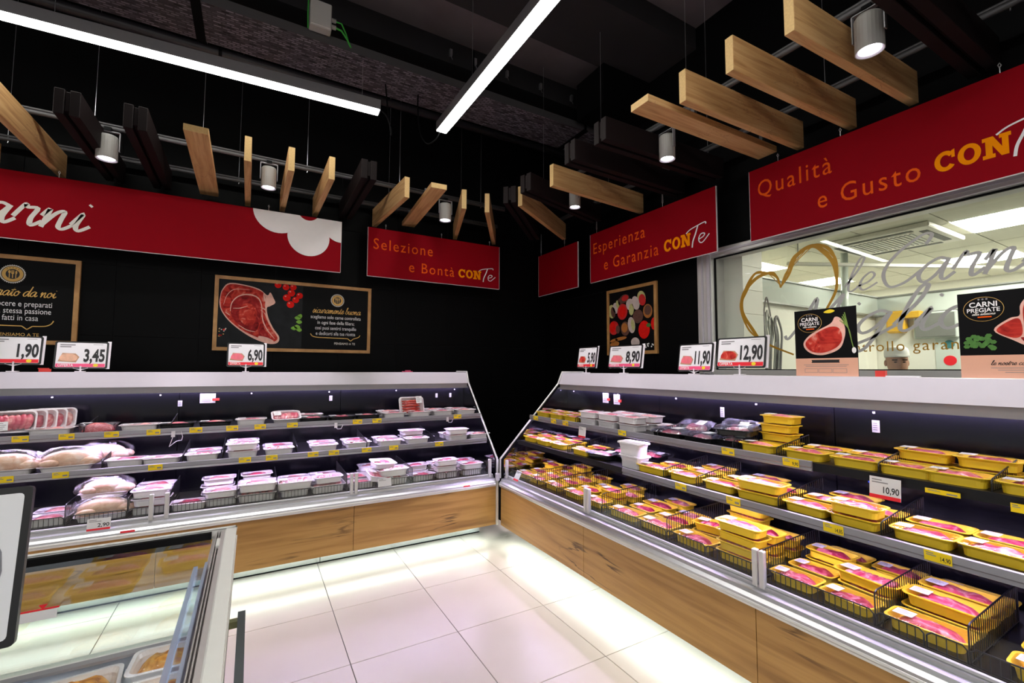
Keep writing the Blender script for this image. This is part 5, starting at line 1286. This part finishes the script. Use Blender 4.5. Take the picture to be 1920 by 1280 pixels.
linear_lamp('long glowing linear lamp hanging above the left sign', (.815, 3.60), (-3.6, 3.80), LZ, (.03,.44,.8), 3.998)
linear_lamp('long glowing linear lamp hanging at the top centre', (1.36, 3.63), (1.43, -2.6), LZ, (.10,.5,.9))
linear_lamp('added unseen fill lamp behind the viewer over the freezer aisle', (-1.0, 1.6), (-1.0, -2.9), LZ, (.1,.5,.9))  # this and the next three are added out of view for general light
linear_lamp('added unseen fill lamp behind the viewer, nearest crosswise row', (1.0, -.9), (-.8, -.9), LZ, (.1,.9))  # added row, throws light onto the counter fronts
linear_lamp('added unseen fill lamp behind the viewer, left crosswise row', (-1.3, -.9), (-5.0, -.9), LZ, (.1,.9))
linear_lamp('added unseen fill lamp behind the viewer along the aisle', (2.2, -3.4), (-3.5, -3.4), LZ, (.1,.5,.9))
def cable(lab, pts, r=.006):
    p0 = Vector(pts[0]); t = thing('lamp_cable', lab, 'cable', tuple(p0))
    q = [Vector(p)-p0 for p in pts]; out = []
    n = len(q)
    for i in range(n-1):
        a, b, c, d = q[max(i-1,0)], q[i], q[i+1], q[min(i+2,n-1)]
        for k in range(6):
            s = k/6; out.append(.5*((2*b)+(c-a)*s+(2*a-5*b+4*c-d)*s*s+(3*b-a-3*c+d)*s**3))
    out.append(q[-1])
    part('cable', MB().tube([tuple(p) for p in out], r, 6), BLACK, t, smooth=True)
cable('black cable drooping from the left linear lamp end', [(.815,3.60,3.63),(.88,3.62,3.60),(.93,3.66,3.52),(.94,3.70,3.50),(.93,3.78,3.75),(.91,3.80,3.98)])
cable('black cable drooping from the centre linear lamp end', [(1.36,3.63,3.63),(1.33,3.68,3.55),(1.27,3.74,3.52),(1.22,3.78,3.62),(1.20,3.80,3.85),(1.20,3.80,3.98)])
# ---- cable tray, black pipe and junction box
trayt = thing('cable_tray', 'black perforated cable tray under the dark ceiling', 'cable tray', (0, 3.78, 4.0))
PERF = bpy.data.materials.new('perforated_tray'); PERF.use_nodes = True; MATS['perf'] = PERF
N, Lk = nodes(PERF); b_ = N['Principled BSDF']; b_.inputs['Roughness'].default_value = .5; b_.inputs['Metallic'].default_value = .4
tc = N.new('ShaderNodeTexCoord'); br = N.new('ShaderNodeTexBrick'); mp = N.new('ShaderNodeMapping')
mp.inputs['Scale'].default_value = (1,1,1)
br.inputs['Color1'].default_value = (.002,.002,.003,1); br.inputs['Color2'].default_value = (.40,.36,.44,1); br.inputs['Mortar'].default_value = (.085,.078,.092,1)
br.inputs['Scale'].default_value = 18; br.inputs['Mortar Size'].default_value = .10; br.inputs['Brick Width'].default_value = 1.0; br.inputs['Row Height'].default_value = .40
Lk.new(tc.outputs['Object'], mp.inputs[0]); Lk.new(mp.outputs[0], br.inputs['Vector']); Lk.new(br.outputs['Color'], b_.inputs['Base Color'])
part('tray_bottom', MB().box(-4.0, 3.3, -.22, .22, 0, .003), PERF, trayt)
part('tray_side', MB().box(-4.0, 3.3, -.222, -.219, 0, .07).box(-4.0, 3.3, .219, .222, 0, .07), PIPE, trayt)
for x in (-.42, 1.62, 2.9):
    part('tray_hanger', MB().box(x-.03,x+.03,-.235,.235,-.006,.0).box(x-.012,x+.012,-.235,-.225,0,.38).box(x-.012,x+.012,.225,.235,0,.38), BLACK, trayt)
pp = thing('black_pipe', 'black painted pipe running beside the cable tray', 'pipe', (0, 4.06, 3.98))
part('pipe', MB().tube([(-4.5,0,0),(3.3,0,0)], .035, 10), mat('black_pipe_paint', (0.022,0.020,0.024), 0.4), pp, smooth=True)
for x in (-2.2,-.3,1.5): part('clamp', MB().tube([(x-.012,0,0),(x+.012,0,0)], .041, 10).box(x-.006,x+.006,-.006,.006,.03,.40), BLACK, pp)
jb = thing('junction_box', 'white junction box with green and yellow cables on the cable tray', 'junction box', (.35, 3.51, 4.05))
part('box', MB().box(-.075,.075,-.04,.04,0,.20), GREYL, jb, bevel=.006)
part('lid', MB().box(-.07,.07,-.046,-.04,.005,.195), mat('light_plastic', (0.55,0.53,0.50), 0.5), jb, bevel=.003)
for z in (.06,.11): part('gland', MB().tube([(.075,0,z),(.11,0,z)], .016, 8), GREYL, jb)
part('green_cable', MB().tube([(.11,0,.06),(.15,0,.055),(.20,.03,.02),(.24,.06,-.03)], .007, 6), mat('green_cable', (0.05,0.42,0.05), 0.4), jb)
part('green_cable', MB().tube([(.11,0,.11),(.15,0,.11),(.19,.03,.06),(.22,.06,.0)], .006, 6), mat('green_cable'), jb)
part('green_cable', MB().tube([(-.07,-.03,.20),(-.085,-.02,.22),(-.085,.0,.1),(-.08,.02,0)], .005, 6), mat('green_cable'), jb)
sb = struct('trim_11', MB().box(2.75, XW-.01, 3.1, 3.5, 4.02, 4.4), BLACK)

# ------------------------------------------------------------------ the island freezer in front
FX1, FX0, FY1, FY0, FZ = -.035, -1.45, 2.246, -1.6, .88
fz = thing('island_freezer', 'white island freezer with glass sides in the left foreground', 'freezer', ((FX0+FX1)/2, (FY0+FY1)/2, 0))
WF = mat('freezer_white', (0.90,0.89,0.86), 0.35); INNER = mat('freezer_liner', (0.76,0.81,0.90), 0.4)
part_w = lambda n, mb, m, **k: wpart(n, mb, m, fz, **k)
GB = .50   # top of the insulated body
part_w('body', MB().box(FX0+.02, FX1-.02, FY0+.02, FY1-.02, .10, .20).box(FX0+.02, FX0+.07, FY0+.02, FY1-.02, .2, GB).box(FX1-.07, FX1-.02, FY0+.02, FY1-.02, .2, GB).box(FX0+.07, FX1-.07, FY1-.07, FY1-.02, .2, GB).box(FX0+.07, FX1-.07, FY0+.02, FY0+.07, .2, GB), WF)
part_w('liner', MB().box(FX0+.07, FX1-.07, FY0+.07, FY1-.07, .2, .215).box(FX0+.07, FX0+.074, FY0+.07, FY1-.07, .2, GB-.01).box(FX1-.074, FX1-.07, FY0+.07, FY1-.07, .2, GB-.01).box(FX0+.07, FX1-.07, FY1-.074, FY1-.07, .2, GB-.01), INNER)
part_w('gasket_line', MB().box(FX0+.02, FX1-.02, FY1-.10, FY1-.07, GB-.004, GB+.006).box(FX1-.10, FX1-.07, FY0, FY1-.1, GB-.004, GB+.006), GREYM)
part_w('plinth', MB().box(FX0+.08, FX1-.08, FY0+.08, FY1-.08, 0, .10), BLACK)
part_w('glass_side', MB().box(FX0+.05, FX1-.03, FY1-.050, FY1-.042, GB, FZ-.03), GLASSF)
part_w('glass_side', MB().box(FX1-.026, FX1-.018, FY0+.03, FY1-.03, GB, FZ-.02), GLASSF)
part_w('glass_side', MB().box(FX0+.018, FX0+.026, FY0+.03, FY1-.03, GB, FZ-.02), GLASSF)
part_w('top_frame', MB().box(FX0, FX1, FY1-.028, FY1, FZ-.035, FZ).box(FX1-.038, FX1, FY0, FY1-.028, FZ-.035, FZ).box(FX0, FX0+.038, FY0, FY1-.028, FZ-.035, FZ).box(FX0, FX1, FY0, FY0+.03, FZ-.035, FZ), WF, bevel=.004)
part_w('cross_bar', MB().box(FX0+.03, FX1-.08, .93, 1.0, FZ-.035, FZ), WF, bevel=.004)
part_w('black_seal', MB().box(FX0+.03, FX1-.085, FY1-.048, FY1-.028, FZ-.048, FZ-.006), BLACK)
part_w('slide_track', MB().box(FX1-.052, FX1-.038, FY0+.03, FY1-.03, FZ-.03, FZ-.006).box(FX1-.060, FX1-.057, FY0+.03, FY1-.03, FZ-.03, FZ-.008).box(FX1-.068, FX1-.065, FY0+.03, FY1-.03, FZ-.03, FZ-.008).box(FX1-.080, FX1-.052, FY0+.03, FY1-.03, FZ-.035, FZ-.028), mat('grey_track', (0.55,0.51,0.51), 0.4, 0.2))
lid = part_w('sliding_lid', MB().box(FX0+.06, FX1-.078, FY0+.05, .92, FZ-.024, FZ-.020), ACRYL)
lidm = mat('pale_blue_acrylic', (0.62,0.70,0.92), 0.12, trans=0.5)
wpart('lid_edge', MB().box(FX1-.108, FX1-.074, FY0+.05, 1.88, FZ-.026, FZ-.022), ACRYL, lid)
wpart('lid_rib', MB().box(FX1-.082, FX1-.074, FY0+.05, 1.88, FZ-.022, FZ-.004), lidm, lid)
wpart('lid_rib', MB().box(FX1-.112, FX1-.100, FY0+.05, 1.86, FZ-.022, FZ-.006), lidm, lid)
part_w('light_strip', MB().box(FX1-.075, FX1-.060, FY0+.1, FY1-.12, FZ-.052, FZ-.044), emat('freezer_fill_glow', (0.92,0.95,1.0), 14.0))  # added glowing strip, brightens the trays mirrored in the far pane
part_w('track_clip', MB().box(FX1-.062, FX1-.05, 2.03, 2.11, FZ-.02, FZ-.002), WF, bevel=.002)
bb = part_w('bumper_bar', MB().box(-.018, .009, FY0, 2.20, .505, .545), mat('dark_grey_rubber', (0.075,0.08,0.085), 0.6))
for yy in (2.13, 1.60): wpart('bumper_bracket', MB().box(-.055, -.018, yy, yy+.03, .515, .54), mat('olive_plastic', (0.18,0.17,0.08), 0.5), bb)
# food in the freezer
def foodtray(lab, x, y, z, yaw, k=1.0, L=.24, Wd=.17):
    o = thing('food_tray', lab, 'food tray', (x, y, z), (0, 0, yaw), 'white trays in the freezer')
    part('tray', tray_mb(L, Wd, .055, .85, .012), mat('white_plastic_tray', (0.85,0.84,0.84), 0.35), o)
    part('food', meat_dome(L*.82, Wd*.80, .01, .052, k, .010), LASAG, o, smooth=True)
    part('film', film_mb(L*.99, Wd*.99, .055, .008), FILM, o)
foodtray('white tray of golden baked crust in the freezer, nearest the far glass', -.225, 2.06, .455, -.05, 1.0, .22, .17)
foodtray('white tray of baked food beside it in the freezer', -.47, 2.05, .43, .1, 2.0)
foodtray('white tray of baked food in the freezer below the lid', -.235, 1.86, .455, .0, 3.0)
for i, (x, y) in enumerate(((-.24,1.62),(-.24,1.45),(-.24,1.28),(-.52,1.78),(-.52,1.60),(-.52,1.42),(-.80,1.95),(-.80,1.76),(-.80,1.57),(-1.08,1.9),(-1.08,1.7))):
    pack('yb%d' % (i % 3), None, x, y, .56, 'yellow tray of meat in the freezer, %s counted from the far right' % ordn(i), rng.uniform(-.08,.08), (0,0), 'yellow trays in the freezer')
part_w('wire_floor', MB().box(FX0+.08, FX1-.08, 1.15, 1.74, .545, .555).box(FX0+.08, -.66, 1.74, 2.1, .545, .555), INNER)
part_w('wire_floor', MB().box(FX0+.08, FX1-.08, 1.74, 2.17, .345, .355).box(-.36, -.11, 1.74, 2.16, .355, .45).box(-.62, -.37, 1.74, 2.16, .355, .425), INNER)
part_w('level_sticker', MB().box(-1.05,-.555, FY1-.0545, FY1-.0515, .700, .705), REDP)
part_w('level_sticker', MB().prism([(-.585,.718),(-.607,.718),(-.596,.702)], FY1-.055, FY1-.0515, 'y').prism([(-.79,.718),(-.812,.718),(-.801,.702)], FY1-.055, FY1-.0515, 'y'), REDP)
part_w('paper_sticker', MB().box(-.66,-.56, FY1-.0545, FY1-.0515, .668, .698), PAPER)
# big price stand near the lens
bt = thing('price_stand', 'large black framed price stand in the left foreground, cut by the frame', 'price stand', (-.437, .965, FZ))
part('stem', MB().tube([(0,0,0),(0,0,.24)], .008, 8).box(-.04,.04,-.03,.03,0,.008), BLACKM, bt)
hd = link('holder', MB().prism(rrect(.304, .232, .006, 3, 0, .116), -.008, .006, 'z').mesh('holder', BLACKM), bt, (-.012, .012, .232), (PI/2-.21, 0, .08))
link('card', MB().flat(rrect(.286, .212, .006, 3, 0, .116), .0065).mesh('card', PAPER), hd)
text('9,90', .150, mat('soft_black_ink', (0.22,0.21,0.23), 0.6), hd, .129, .058, .0070, align='RIGHT', width=.17, bold=.0)
link('band', MB().flat([(-.134,.018),(.134,.018),(.134,.04),(-.134,.04)], .0068).mesh('band', PINKP), hd)
